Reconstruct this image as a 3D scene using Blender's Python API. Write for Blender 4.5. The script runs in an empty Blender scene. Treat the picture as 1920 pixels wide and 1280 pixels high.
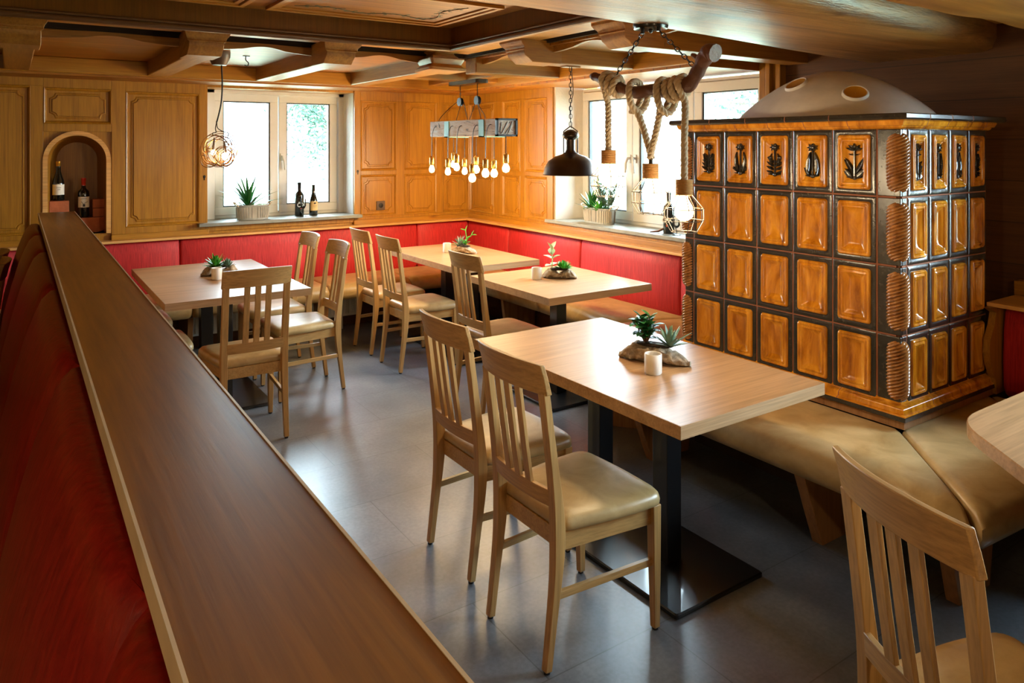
import bpy, math, random
from mathutils import Vector, Matrix, noise as mn
random.seed(7)
PI = math.pi
SC = bpy.context.scene
COL = SC.collection
# ------------------------------------------------------------------ camera, world, light, exposure
cam_d = bpy.data.cameras.new('camera'); cam = bpy.data.objects.new('camera', cam_d); COL.objects.link(cam)
SC.camera = cam
cam.location = (0, 0, 1.66)
cam.rotation_euler = (math.radians(90), 0, -math.radians(34.012))
cam_d.sensor_width = 36; cam_d.lens = 1390 / 1920 * 36
cam_d.shift_y = -(640 - 269) / 1920
cam_d.clip_start = .02; cam_d.clip_end = 200
SC.view_settings.view_transform = 'Standard'; SC.view_settings.look = 'None'
SC.view_settings.gamma = 1; SC.view_settings.use_curve_mapping = False
SC.view_settings.exposure = 0.75
W = bpy.data.worlds.new('sky'); SC.world = W; W.use_nodes = True
W.node_tree.nodes['Background'].inputs[0].default_value = (.68, .86, 1, 1)
W.node_tree.nodes['Background'].inputs[1].default_value = 38.0
cy = SC.cycles
cy.max_bounces = 7; cy.diffuse_bounces = 4; cy.glossy_bounces = 3; cy.transmission_bounces = 4
cy.transparent_max_bounces = 8; cy.sample_clamp_indirect = 4; cy.sample_clamp_direct = 5; cy.blur_glossy = .5
cy.caustics_reflective = False; cy.caustics_refractive = False
def portal(name, loc, rot, sx, sy):
    l = bpy.data.lights.new(name, 'AREA'); l.shape = 'RECTANGLE'; l.size = sx; l.size_y = sy
    l.cycles.is_portal = True
    o = bpy.data.objects.new(name, l); o.location = loc; o.rotation_euler = rot; COL.objects.link(o)
# portals only steer the sampling of daylight through the openings; they emit nothing
portal('daylight_portal', (1.995, 6.93, 1.57), (-PI/2, 0, 0), 1.3, 1.2)
portal('daylight_portal.001', (4.32, 4.15, 1.57), (0, PI/2, 0), 1.2, 1.95)
portal('daylight_portal.003', (4.32, .1, 1.57), (0, PI/2, 0), 1.2, 2.0)
LAMP = (1, .74, .42)
def point(name, loc, watt, r=.06, col=LAMP, spot=None):
    l = bpy.data.lights.new(name, 'SPOT' if spot else 'POINT'); l.energy = watt; l.color = col; l.shadow_soft_size = r
    if spot: l.spot_size = spot; l.spot_blend = .6
    o = bpy.data.objects.new(name, l); o.location = loc; COL.objects.link(o)
    return o

# ------------------------------------------------------------------ materials
def lin(c):
    if isinstance(c, str):
        c = [int(c[i:i+2], 16) / 255 for i in (0, 2, 4)]
    return tuple((x / 12.92 if x <= .04045 else ((x + .055) / 1.055) ** 2.4) for x in c) + (1,)
class NT:
    def __init__(s, name):
        s.m = bpy.data.materials.new(name); s.m.use_nodes = True
        s.t = s.m.node_tree; s.b = s.t.nodes['Principled BSDF']
    def n(s, typ, **kw):
        q = s.t.nodes.new('ShaderNode' + typ)
        for k, v in kw.items():
            if k in q.inputs.keys() if hasattr(q.inputs, 'keys') else False: q.inputs[k].default_value = v
            else: setattr(q, k, v)
        return q
    def l(s, a, b): s.t.links.new(a, b)
    def math(s, op, a, b=None):
        q = s.t.nodes.new('ShaderNodeMath'); q.operation = op
        for i, v in enumerate((a, b)):
            if v is None: continue
            if hasattr(v, 'links'): s.l(v, q.inputs[i])
            else: q.inputs[i].default_value = v
        return q.outputs[0]
    def coord(s, scale, rnd=True, kind='Object'):
        tc = s.t.nodes.new('ShaderNodeTexCoord'); mp = s.t.nodes.new('ShaderNodeMapping')
        mp.inputs['Scale'].default_value = scale
        if rnd:
            oi = s.t.nodes.new('ShaderNodeObjectInfo'); ad = s.t.nodes.new('ShaderNodeVectorMath'); ad.operation = 'ADD'
            mu = s.t.nodes.new('ShaderNodeMath'); mu.operation = 'MULTIPLY'; mu.inputs[1].default_value = 7.3
            s.l(oi.outputs['Random'], mu.inputs[0]); s.l(tc.outputs[kind], ad.inputs[0]); s.l(mu.outputs[0], ad.inputs[1])
            s.l(ad.outputs[0], mp.inputs[0])
        else: s.l(tc.outputs[kind], mp.inputs[0])
        return mp.outputs[0]
    def noise(s, vec, scale, detail=4, rough=.55, dist=0):
        q = s.t.nodes.new('ShaderNodeTexNoise'); s.l(vec, q.inputs['Vector'])
        q.inputs['Scale'].default_value = scale; q.inputs['Detail'].default_value = detail
        q.inputs['Roughness'].default_value = rough; q.inputs['Distortion'].default_value = dist
        return q.outputs['Fac']
    def ramp(s, fac, stops):
        q = s.t.nodes.new('ShaderNodeValToRGB'); s.l(fac, q.inputs[0])
        e = q.color_ramp.elements
        while len(e) < len(stops): e.new(.5)
        for i, (p, c) in enumerate(stops): e[i].position = p; e[i].color = c
        return q.outputs[0]
    def mix(s, fac, a, b, mode='MIX'):
        q = s.t.nodes.new('ShaderNodeMix'); q.data_type = 'RGBA'; q.blend_type = mode
        for v, i in ((fac, 0), (a, 6), (b, 7)):
            if hasattr(v, 'links'): s.l(v, q.inputs[i])
            else: q.inputs[i].default_value = v
        return q.outputs[2]
    def bump(s, h, strength=.2, dist=.01):
        q = s.t.nodes.new('ShaderNodeBump'); q.inputs['Strength'].default_value = strength; q.inputs['Distance'].default_value = dist
        s.l(h, q.inputs['Height']); s.l(q.outputs[0], s.b.inputs['Normal'])
    def set(s, col=None, rough=.5, metal=0, coat=0, spec=None, coat_rough=.05):
        if col is not None:
            if hasattr(col, 'links'): s.l(col, s.b.inputs['Base Color'])
            else: s.b.inputs['Base Color'].default_value = lin(col) if isinstance(col, str) else col
        if hasattr(rough, 'links'): s.l(rough, s.b.inputs['Roughness'])
        else: s.b.inputs['Roughness'].default_value = rough
        s.b.inputs['Metallic'].default_value = metal; s.b.inputs['Coat Weight'].default_value = coat
        s.b.inputs['Coat Roughness'].default_value = coat_rough
        if spec is not None: s.b.inputs['Specular IOR Level'].default_value = spec
        return s.m
def plain(name, col, rough=.5, metal=0, coat=0, spec=None, var=.12, bump=0):
    t = NT(name); c = lin(col); f = t.noise(t.coord((1, 1, 1)), 9, 5)
    d = tuple(x * (1 - var) for x in c[:3]) + (1,)
    u = tuple(min(1, x * (1 + var)) for x in c[:3]) + (1,)
    t.set(t.ramp(f, [(.3, d), (.7, u)]), rough, metal, coat, spec)
    if bump: t.bump(t.noise(t.coord((1, 1, 1)), 60, 4), bump, .004)
    return t.m
def wood(name, light, dark, axis='X', rough=.42, grain=1.0, planks=None, coat=0, knots=True, rnd=True, contrast=.32):
    """planks = (axis index, width in m): narrow joints between boards"""
    t = NT(name); a = 'XYZ'.index(axis)
    sc = [9 * grain] * 3; sc[a] = .55 * grain
    v = t.coord(tuple(sc), rnd)
    f1 = t.noise(v, 1.6, 6, .6, .9)
    sc2 = [70 * grain] * 3; sc2[a] = 2.5
    f2 = t.noise(t.coord(tuple(sc2), rnd), 1.5, 3, .6)
    L = lin(light); D = lin(dark)
    c = t.ramp(f1, [(.5 - contrast, D), (.5, tuple((x * .45 + y * .55) for x, y in zip(D, L))), (.5 + contrast, L)])
    c = t.mix(.38, c, t.ramp(f2, [(.3, (.25, .22, .18, 1)), (.6, (1, 1, 1, 1))]), 'MULTIPLY')
    if knots:
        vo = t.t.nodes.new('ShaderNodeTexVoronoi'); sk = [2.2 * grain] * 3; sk[a] = .8 * grain
        t.l(t.coord(tuple(sk), rnd), vo.inputs['Vector']); vo.inputs['Scale'].default_value = 1.6
        kn = t.ramp(vo.outputs['Distance'], [(.0, (.25, .14, .06, 1)), (.05, (.7, .6, .5, 1)), (.085, (1, 1, 1, 1))])
        c = t.mix(.8, c, kn, 'MULTIPLY')
    h = f2
    if planks:
        tc = t.t.nodes.new('ShaderNodeTexCoord'); sp = t.t.nodes.new('ShaderNodeSeparateXYZ'); t.l(tc.outputs['Object'], sp.inputs[0])
        q = t.math('MULTIPLY', sp.outputs[planks[0]], 1 / planks[1])
        fr = t.math('FRACT', q); fl = t.math('FLOOR', q)
        wn = t.t.nodes.new('ShaderNodeTexWhiteNoise'); wn.noise_dimensions = '1D'; t.l(fl, wn.inputs['W'])
        tone = t.ramp(wn.outputs['Value'], [(0, (.8, .78, .75, 1)), (1, (1.0, 1.0, 1.0, 1))])
        c = t.mix(1, c, tone, 'MULTIPLY')
        ln = t.math('LESS_THAN', fr, .012 / planks[1] * .35)
        c = t.mix(ln, c, (.03, .015, .006, 1))
    t.set(c, rough, 0, coat)
    t.bump(h, .12, .002)
    return t.m
M = {}
M['panel'] = wood('honey_pine_panel', 'b27c22', '825410', 'Z', .36, 1.5)
M['panel_x'] = wood('honey_pine_rail', 'b27c22', '825410', 'X', .38)
M['panel_y'] = wood('honey_pine_rail_side', 'b27c22', '825410', 'Y', .38)
M['beam_y'] = wood('rough_beam_lengthwise', 'ac7832', '704212', 'Y', .42, .8)
M['beam_x'] = wood('rough_beam_crosswise', 'ac7832', '704212', 'X', .42, .8)
M['bigbeam'] = wood('adzed_beam', 'a87840', '54300e', 'X', .42, 1.1, contrast=.2)
M['ceilx'] = wood('ceiling_boards', 'b4741a', '804a0c', 'X', .46, planks=(1, .12))
M['ceily'] = wood('ceiling_boards_side', 'b4741a', '804a0c', 'X', .46, planks=(1, .13))
M['coffer'] = wood('coffer_board', 'c48830', '965c14', 'X', .4)
M['fascia'] = wood('fascia_board', '7c4c12', '5c380a', 'Z', .35, 1.2, knots=False)
M['mould'] = wood('dark_moulding', '6e4a2c', '533419', 'X', .35, knots=False)
_n = M['bigbeam'].node_tree.nodes
for q in _n:
    if q.bl_idname == 'ShaderNodeBump': q.inputs['Strength'].default_value = .5; q.inputs['Distance'].default_value = .006
M['darkwall'] = wood('brown_wall_boards', '6a4424', '4c2d14', 'Y', .4, planks=(2, .21))
M['oak'] = wood('chair_beech', 'c69e64', 'a8804a', 'Z', .36, 1.2, knots=False)
M['oak_y'] = wood('chair_beech_rail', 'c69e64', 'a47a44', 'Y', .36, 1.2, knots=False)
M['oak_x'] = wood('chair_beech_apron', 'caa66e', 'ae864e', 'X', .36, 1.2, knots=False)
M['table'] = wood('table_oak', 'ba926a', '93704a', 'X', .3, 1.0)
M['tedge'] = wood('table_edge_oak', 'c4a078', '9a7246', 'X', .4, 1.4, knots=False)
M['cap'] = wood('divider_cap', 'a86c14', '6a4206', 'Y', .34, .8)
M['capedge'] = plain('divider_cap_edge', 'd9c19a', .4)
M['ledge'] = wood('bench_ledge', 'e0ae6c', 'c88e4a', 'X', .4, knots=False)
M['ledge_y'] = wood('bench_ledge_side', 'e0ae6c', 'c88e4a', 'Y', .4, knots=False)
M['benchleg'] = wood('bench_leg_oak', 'a87a4c', '85592f', 'Z', .45, knots=False)
M['plaster'] = plain('white_plaster', 'e9e7e2', .8, bump=.9, var=.04)
M['domeplaster'] = plain('grey_plaster', 'cdc6be', .55, bump=.15, var=.1)
M['pvc'] = plain('window_white', 'dcdedd', .35, var=.02)
M['seal'] = plain('window_seal', '2a3034', .5)
M['slate'] = plain('grey_stone', '77786f', .45, var=.25, bump=.2)
M['black'] = plain('black_steel', '0d0d0f', .28, .0, .3)
M['iron'] = plain('dark_iron', '1a1715', .45, .6)
M['bronze'] = plain('brown_metal', '3d3128', .32, .75)
M['brass'] = plain('brass', 'c9a055', .25, 1)
M['chrome'] = plain('nickel', 'c8c4ba', .2, 1)
M['wirewarm'] = plain('copper_wire', 'b38a5a', .25, 1)
M['cagewire'] = plain('cage_wire', '4a423a', .45, .5)
M['clay'] = plain('terracotta_brick', 'a85a32', .8, var=.3, bump=.5)
M['ceramic'] = plain('white_ceramic', 'e6e1d8', .4, var=.04)
M['brownplastic'] = plain('brown_plastic', '4a382c', .4)
M['grout'] = plain('rust_grout', '8a4f2e', .8)
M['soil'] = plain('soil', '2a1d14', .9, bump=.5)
M['branch'] = plain('branch_bark', '5f3a27', .55, var=.4, bump=.8)
M['twine'] = plain('twine', 'b98c52', .7, var=.2)
M['rope'] = plain('hemp_rope', 'b6a284', .8, var=.25, bump=.4)
M['zinc'] = plain('zinc', '9a9a92', .45, .5, var=.2)
M['greywood'] = plain('weathered_slat', '928a7a', .7, var=.3)
M['bottle'] = plain('dark_glass', '0b0f0b', .08, 0, .5)
M['labelw'] = plain('cream_label', 'e8e2d0', .6)
M['labely'] = plain('tan_label', 'cdb27a', .6)
M['ink'] = plain('label_ink', '33302c', .6)
M['white'] = plain('white_print', 'f0f0ee', .5)
M['gold'] = plain('gold_foil', 'c99a3c', .3, .8)
M['redfoil'] = plain('red_foil', 'c8321e', .35)
M['leafg'] = plain('fresh_leaf', '3f8f2a', .45, var=.3)
M['leafd'] = plain('deep_leaf', '1f5a26', .4, var=.3)
M['leafb'] = plain('blue_green_leaf', '5d7a68', .5, var=.25)
M['leafp'] = plain('pale_leaf', 'b9c99a', .5, var=.2)
M['treeleaf'] = plain('tree_leaf', '163b28', .7, var=.3)
M['lawn'] = plain('lawn', '9aa58c', .9)
M['bark'] = plain('tree_bark', '4a4038', .9)
M['vine'] = plain('painted_vine', '5c5a44', .6)
M['radiator'] = plain('radiator_white', 'c9ccc9', .4)
M['amberglass'] = plain('amber_glass', 'c08a24', .12, .1, .6)
t = NT('driftwood'); f = t.noise(t.coord((1, 1, 1)), 22, 8, .7, .6)
M['drift'] = t.set(t.ramp(f, [(.3, lin('6a5a48')), (.5, lin('a08e76')), (.7, lin('c9bca8'))]), .85); t.bump(f, .8, .01)
t = NT('tan_leather'); f = t.noise(t.coord((1, 1, 1)), 7, 5, .6, .5); g = t.noise(t.coord((1, 1, 1)), 260, 2)
M['leather'] = t.set(t.ramp(f, [(.3, lin('9c8050')), (.7, lin('c2a878'))]), .34, coat=.15, coat_rough=.3); t.bump(g, .12, .002)
t = NT('red_fabric'); f = t.noise(t.coord((150, 150, 3)), 1, 4, .6)
M['red'] = t.set(t.ramp(f, [(.3, lin('8c1418')), (.7, lin('c02a2c'))]), .6, spec=.35); t.bump(f, .3, .002)
t = NT('red_leatherette'); f = t.noise(t.coord((60, 60, 1.5)), 1, 4, .6, .4)
M['redl'] = t.set(t.ramp(f, [(.3, lin('7c120c')), (.7, lin('a02016'))]), .36, spec=.45); t.bump(f, .35, .003)
t = NT('amber_glaze'); v = t.coord((1, 1, 1)); v = t.coord((1, 1, .22)); f = t.noise(v, 16, 5, .6, .8); g = t.noise(v, 5, 2)
c = t.ramp(f, [(.28, lin('84460a')), (.5, lin('c47c16')), (.72, lin('e8a430'))])
M['amber'] = t.set(c, .16, coat=.7, coat_rough=.06); t.bump(f, .1, .006)
t = NT('brown_glaze'); f = t.noise(t.coord((1, 1, 1)), 20, 5, .6, .8)
M['brownglaze'] = t.set(t.ramp(f, [(.3, lin('6a3c18')), (.7, lin('b0763c'))]), .16, coat=.7, coat_rough=.06)
t = NT('black_glaze'); f = t.noise(t.coord((1, 1, 1)), 45, 5, .7)
M['blackglaze'] = t.set(t.ramp(f, [(.35, lin('15130f')), (.75, lin('3c352b'))]), .24, coat=.6, coat_rough=.15); t.bump(f, .35, .004)
t = NT('floor_slabs'); v = t.coord((1, 1, 1), False); f = t.noise(v, 2.6, 4, .55, 0); g = t.noise(v, 60, 3)
br = t.t.nodes.new('ShaderNodeTexBrick'); t.l(v, br.inputs['Vector']); br.inputs['Scale'].default_value = 1
br.inputs['Brick Width'].default_value = .92; br.inputs['Row Height'].default_value = .46; br.inputs['Mortar Size'].default_value = .0022
br.inputs['Color1'].default_value = (1, 1, 1, 1); br.inputs['Color2'].default_value = (.86, .86, .88, 1); br.inputs['Mortar'].default_value = (.5, .5, .5, 1)
c = t.ramp(f, [(.25, lin('585d64')), (.5, lin('6e737a')), (.75, lin('868a90'))])
c = t.mix(1, c, br.outputs['Color'], 'MULTIPLY')
c = t.mix(.32, c, t.ramp(g, [(.35, (.45, .45, .45, 1)), (.7, (1.3, 1.3, 1.3, 1))]), 'MULTIPLY')
M['floor'] = t.set(c, .29, spec=.9)
def emit(name, col, s):
    m = bpy.data.materials.new(name); m.use_nodes = True; n = m.node_tree.nodes; n.remove(n['Principled BSDF'])
    e = n.new('ShaderNodeEmission'); e.inputs[0].default_value = tuple(col) + (1,); e.inputs[1].default_value = s
    m.node_tree.links.new(e.outputs[0], n['Material Output'].inputs[0]); return m
M['bulb'] = emit('lit_bulb', (1, .76, .46), 110)
M['bulb2'] = emit('lit_bulb_small', (1, .70, .36), 270)
def glassm(name, tint, refl):
    m = bpy.data.materials.new(name); m.use_nodes = True; n = m.node_tree.nodes; n.remove(n['Principled BSDF'])
    a = n.new('ShaderNodeBsdfTransparent'); a.inputs[0].default_value = tint + (1,)
    b = n.new('ShaderNodeBsdfGlossy'); b.inputs['Roughness'].default_value = .03
    x = n.new('ShaderNodeMixShader'); f = n.new('ShaderNodeFresnel'); f.inputs[0].default_value = refl
    for p, q in ((f.outputs[0], x.inputs[0]), (a.outputs[0], x.inputs[1]), (b.outputs[0], x.inputs[2]), (x.outputs[0], n['Material Output'].inputs[0])):
        m.node_tree.links.new(p, q)
    return m
M['glass'] = glassm('window_glass', (.97, .99, .98), 1.25)
M['crystal'] = glassm('drinking_glass', (.93, .95, .95), 1.7)

# ------------------------------------------------------------------ mesh helpers
class MB:
    def __init__(s): s.v = []; s.f = []; s.m = []; s.xf = None
    def P(s, p):
        p = Vector(p)
        if s.xf: p = Vector(s.xf(p))
        s.v.append(p); return len(s.v) - 1
    def face(s, ids, mi=0): s.f.append(tuple(ids)); s.m.append(mi)
    def box(s, x0, x1, y0, y1, z0, z1, mi=0):
        i = [s.P((x, y, z)) for x in (x0, x1) for y in (y0, y1) for z in (z0, z1)]
        for q in ((0, 1, 3, 2), (4, 6, 7, 5), (0, 4, 5, 1), (2, 3, 7, 6), (0, 2, 6, 4), (1, 5, 7, 3)): s.face([i[k] for k in q], mi)
        return s
    def loft(s, rings, mi=0, closed=True, cap0=True, cap1=True, ring=False):
        ids = [[s.P(p) for p in r] for r in rings]; n = len(ids[0])
        pairs = list(zip(ids, ids[1:])) + ([(ids[-1], ids[0])] if ring else [])
        for a, b in pairs:
            for k in range(n if closed else n - 1):
                s.face((a[k], a[(k+1) % n], b[(k+1) % n], b[k]), mi)
        if not ring:
            if cap0: s.face(ids[0][::-1], mi)
            if cap1: s.face(ids[-1], mi)
        return ids
    def prism(s, poly, z0, z1, mi=0):
        s.loft([[(x, y, z0) for x, y in poly], [(x, y, z1) for x, y in poly]], mi); return s
    def tube(s, pts, r, n=8, mi=0, ring=False):
        pts = [Vector(p) for p in pts]; rr = r if isinstance(r, (list, tuple)) else [r] * len(pts)
        rings = []; N = len(pts); up = None
        for i, p in enumerate(pts):
            tn = (pts[(i+1) % N] - pts[i-1]) if ring else (pts[min(i+1, N-1)] - pts[max(i-1, 0)])
            tn.normalize()
            if up is None: up = tn.orthogonal().normalized()
            up = (up - tn * up.dot(tn)); up = up.normalized() if up.length > 1e-6 else tn.orthogonal().normalized()
            sd = tn.cross(up)
            rings.append([p + (up * math.cos(a) + sd * math.sin(a)) * rr[i] for a in (2 * PI * k / n for k in range(n))])
        s.loft(rings, mi, ring=ring); return s
    def sweep(s, pts, prof, side, scl=None, mi=0):
        """prof = [(a along side, b along side x tangent)]"""
        pts = [Vector(p) for p in pts]; side = Vector(side); rings = []
        for i, p in enumerate(pts):
            tn = (pts[min(i+1, len(pts)-1)] - pts[max(i-1, 0)]).normalized(); nn = side.cross(tn).normalized()
            k = scl[i] if scl else (1, 1)
            rings.append([p + side * (a * k[0]) + nn * (b * k[1]) for a, b in prof])
        s.loft(rings, mi); return s
    def lathe(s, prof, c=(0, 0, 0), n=24, mi=0, fr=None, cap=False):
        c = Vector(c); rings = []
        for j, (r, z) in enumerate(prof):
            rings.append([c + Vector((math.cos(a) * r, math.sin(a) * r, z)) for a in (2 * PI * k / n for k in range(n))])
        s.loft(rings, mi, cap0=cap, cap1=cap); return s
    def ball(s, c, r, n=12, m=8, mi=0, sc=(1, 1, 1)):
        c = Vector(c)
        rings = [[c + Vector((math.cos(a) * math.sin(t) * r * sc[0], math.sin(a) * math.sin(t) * r * sc[1], -math.cos(t) * r * sc[2])) for a in (2 * PI * k / n for k in range(n))]
                 for t in (PI * (j + .02) / m if j == 0 else (PI * (m - .02) / m if j == m else PI * j / m) for j in range(m + 1))]
        s.loft(rings, mi); return s
    def layers(s, outline, lay, mi=0, cap=True):
        cx = sum(p[0] for p in outline) / len(outline); cyy = sum(p[1] for p in outline) / len(outline)
        hx = max(abs(p[0] - cx) for p in outline); hy = max(abs(p[1] - cyy) for p in outline)
        rings = [[(cx + (p[0] - cx) * (hx - i) / hx, cyy + (p[1] - cyy) * (hy - i) / hy, z) for p in outline] for i, z in lay]
        s.loft(rings, mi, cap0=cap, cap1=True); return s
    def ruled(s, B, F, prof, mi=0, endround=0, sub=0):
        """solid between a back line B and a front line F; prof = [(t, z)]"""
        if sub:
            b2 = []; f2 = []
            for i in range(len(B) - 1):
                for k in range(sub): u = k / sub; b2.append(Vector(B[i]).lerp(Vector(B[i+1]), u)); f2.append(Vector(F[i]).lerp(Vector(F[i+1]), u))
            b2.append(Vector(B[-1])); f2.append(Vector(F[-1])); B, F = b2, f2
        rings = []; n = len(B); zm = sum(z for _, z in prof) / len(prof)
        if endround:
            B = [Vector(b) for b in B]; F = [Vector(b) for b in F]
            e = endround; d0 = (B[1] - B[0]).normalized(); d1 = (B[-2] - B[-1]).normalized()
            f0 = (F[1] - F[0]).normalized(); f1 = (F[-2] - F[-1]).normalized()
            B = [B[0], B[0] + d0 * e * .3, B[0] + d0 * e] + B[1:-1] + [B[-1] + d1 * e, B[-1] + d1 * e * .3, B[-1]]
            F = [F[0], F[0] + f0 * e * .3, F[0] + f0 * e] + F[1:-1] + [F[-1] + f1 * e, F[-1] + f1 * e * .3, F[-1]]
            n = len(B)
        for i in range(n):
            sh = 0
            if endround: sh = {0: .022, 1: .008, n-1: .022, n-2: .008}.get(i, 0)
            b = Vector(B[i]); f = Vector(F[i]); L = (f - b).length
            rings.append([tuple(b.lerp(f, t * (L - sh) / L if t > .3 else t)) + ((z - sh * (1 if z > zm else -1)),) for t, z in prof])
        s.loft(rings, mi); return s
    def build(s, name, mats, parent=None, smooth=None, bevel=0, seg=2, world=False, sub=0):
        me = bpy.data.meshes.new(name)
        off = Vector(parent_loc(parent)) if (world and parent) else Vector()
        me.from_pydata([tuple(p - off) for p in s.v], [], s.f)
        mats = mats if isinstance(mats, (list, tuple)) else [mats]
        for m in mats: me.materials.append(M[m] if isinstance(m, str) else m)
        me.polygons.foreach_set('material_index', s.m)
        bm_fix(me)
        if smooth is not None:
            me.polygons.foreach_set('use_smooth', [True] * len(me.polygons))
            me.set_sharp_from_angle(angle=math.radians(smooth))
        o = bpy.data.objects.new(name, me); COL.objects.link(o)
        if parent: o.parent = parent
        if bevel:
            b = o.modifiers.new('bevel', 'BEVEL'); b.width = bevel; b.segments = seg; b.limit_method = 'ANGLE'; b.angle_limit = math.radians(40)
            if smooth is None:
                me.polygons.foreach_set('use_smooth', [True] * len(me.polygons)); me.set_sharp_from_angle(angle=math.radians(35))
                b.harden_normals = True
        if sub:
            u = o.modifiers.new('sub', 'SUBSURF'); u.levels = sub; u.render_levels = sub
        return o
import bmesh
def bm_fix(me):
    b = bmesh.new(); b.from_mesh(me); bmesh.ops.recalc_face_normals(b, faces=b.faces); b.to_mesh(me); b.free()
def parent_loc(p):
    l = Vector(p.location)
    while p.parent: p = p.parent; l += Vector(p.location)
    return l
def tag(o, label=None, cat=None, group=None, kind=None):
    for k, v in (('label', label), ('category', cat), ('group', group), ('kind', kind)):
        if v: o[k] = v
    return o
def thing(name, loc, label, cat, group=None, rz=0, kind=None):
    o = bpy.data.objects.new(name, None); COL.objects.link(o); o.location = loc; o.rotation_euler.z = rz
    o.empty_display_size = .05
    return tag(o, label, cat, group, kind)
def kids(o): return [c for c in bpy.data.objects if c.parent == o]
def copy_tree(o, parent=None):
    ch = kids(o); c = o.copy(); COL.objects.link(c)
    if parent: c.parent = parent
    for k in ch: copy_tree(k, c)
    return c
def roundpoly(pts, r, seg=4):
    out = []; n = len(pts); rr = r if isinstance(r, (list, tuple)) else [r] * n
    for i in range(n):
        p = Vector(pts[i]); a = Vector(pts[i-1]); b = Vector(pts[(i+1) % n])
        da = (a - p).normalized(); db = (b - p).normalized(); k = min(rr[i], (a-p).length * .49, (b-p).length * .49)
        for j in range(seg + 1):
            u = j / seg; q0 = p + da * k; q2 = p + db * k
            out.append(tuple(q0 * (1-u)**2 + p * (2*u*(1-u)) + q2 * u*u))
    return out
def curve_pts(pts, n=8):
    """catmull-rom through the points"""
    P = [Vector(p) for p in pts]; P = [P[0] * 2 - P[1]] + P + [P[-1] * 2 - P[-2]]; out = []
    for i in range(1, len(P) - 2):
        for k in range(n):
            t = k / n; a, b, c, d = P[i-1], P[i], P[i+1], P[i+2]
            out.append(.5 * ((2*b) + (c-a)*t + (2*a-5*b+4*c-d)*t*t + (3*b-a-3*c+d)*t**3))
    out.append(P[-2]); return out
def text_mesh(name, body, size, mat, parent, loc, rot, ext=.0006, align='CENTER'):
    cu = bpy.data.curves.new(name, 'FONT'); cu.body = body; cu.size = size; cu.extrude = ext; cu.align_x = align; cu.offset = size * .025
    tmp = bpy.data.objects.new('tmp', cu); COL.objects.link(tmp)
    bpy.context.view_layer.update()
    me = bpy.data.meshes.new_from_object(tmp.evaluated_get(bpy.context.evaluated_depsgraph_get()))
    bpy.data.objects.remove(tmp); bpy.data.curves.remove(cu)
    o = bpy.data.objects.new(name, me); COL.objects.link(o); me.materials.clear(); me.materials.append(M[mat])
    o.parent = parent; o.location = loc; o.rotation_euler = rot
    return o

# ------------------------------------------------------------------ room shell
def struct(o): o['kind'] = 'structure'; return o
b = MB(); b.box(-3.7, 4.5, -3.1, 7.0, -.1, 0); struct(b.build('floor', 'floor'))
b = MB(); b.box(-30, -3.71, -30, 40, -.5, -.4); b.box(-3.71, 40, 7.02, 40, -.5, -.4); b.box(4.52, 40, -30, 7.02, -.5, -.4); b.box(-3.71, 4.52, -30, -3.12, -.5, -.4)
struct(b.build('ground', 'lawn'))
WY = 6.55; WX = 3.9; WX2 = 4.2
# panelling: local u (along), v (up), w (out of the wall) -> world
def xfA(p): return (p[0], WY - p[2], p[1])
def xfB(p): return (WX - p[2], p[0], p[1])
def notch(x0, x1, z0, z1, c=.035):
    pts = []
    for (px, pz, sx, sz) in ((x0, z0, 1, 1), (x1, z0, -1, 1), (x1, z1, -1, -1), (x0, z1, 1, -1)):
        q = [(px, pz + sz*c), (px + sx*c*.25, pz + sz*c*.95), (px + sx*c*.7, pz + sz*c*.7), (px + sx*c*.95, pz + sz*c*.25), (px + sx*c, pz)]
        if (sx, sz) in ((-1, 1), (1, -1)): q = q[::-1]
        pts += q
    return pts
def field(mb, x0, x1, z0, z1):
    """moulded recess with a raised field with cut corners"""
    m = .02
    fr = [[(x0+i, z0+i, w), (x1-i, z0+i, w), (x1-i, z1-i, w), (x0+i, z1-i, w)] for i, w in ((0, .022), (.004, .026), (.012, .022), (.018, .012), (.022, .006))]
    mb.loft(fr, 0, cap0=False, cap1=True)
    a = .05; o = notch(x0+a, x1-a, z0+a, z1-a)
    cx = (x0+x1)/2; cz = (z0+z1)/2; hx = (x1-x0)/2-a; hz = (z1-z0)/2-a
    lay = [[(cx+(x-cx)*(hx-i)/hx, cz+(z-cz)*(hz-i)/hz, w) for x, z in o] for i, w in ((-.012, .006), (-.008, .011), (-.002, .012), (.0, .007), (.004, .007), (.008, .015))]
    mb.loft(lay, 0, cap0=False, cap1=True)
# back wall
wb = MB()
for (x0, x1, z0, z1) in ((-3.7, .185, 0, 2.17), (.645, 1.35, 0, 2.17), (1.35, 2.64, 0, .985), (.185, .645, 0, .965), (.185, .645, 1.75, 2.17), (2.64, 4.4, 0, 2.17), (1.35, 2.64, 2.13, 2.3), (-3.7, 1.35, 2.17, 2.5), (2.64, 4.4, 2.17, 2.5)):
    wb.box(x0, x1, WY, 7.0, z0, z1)
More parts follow.
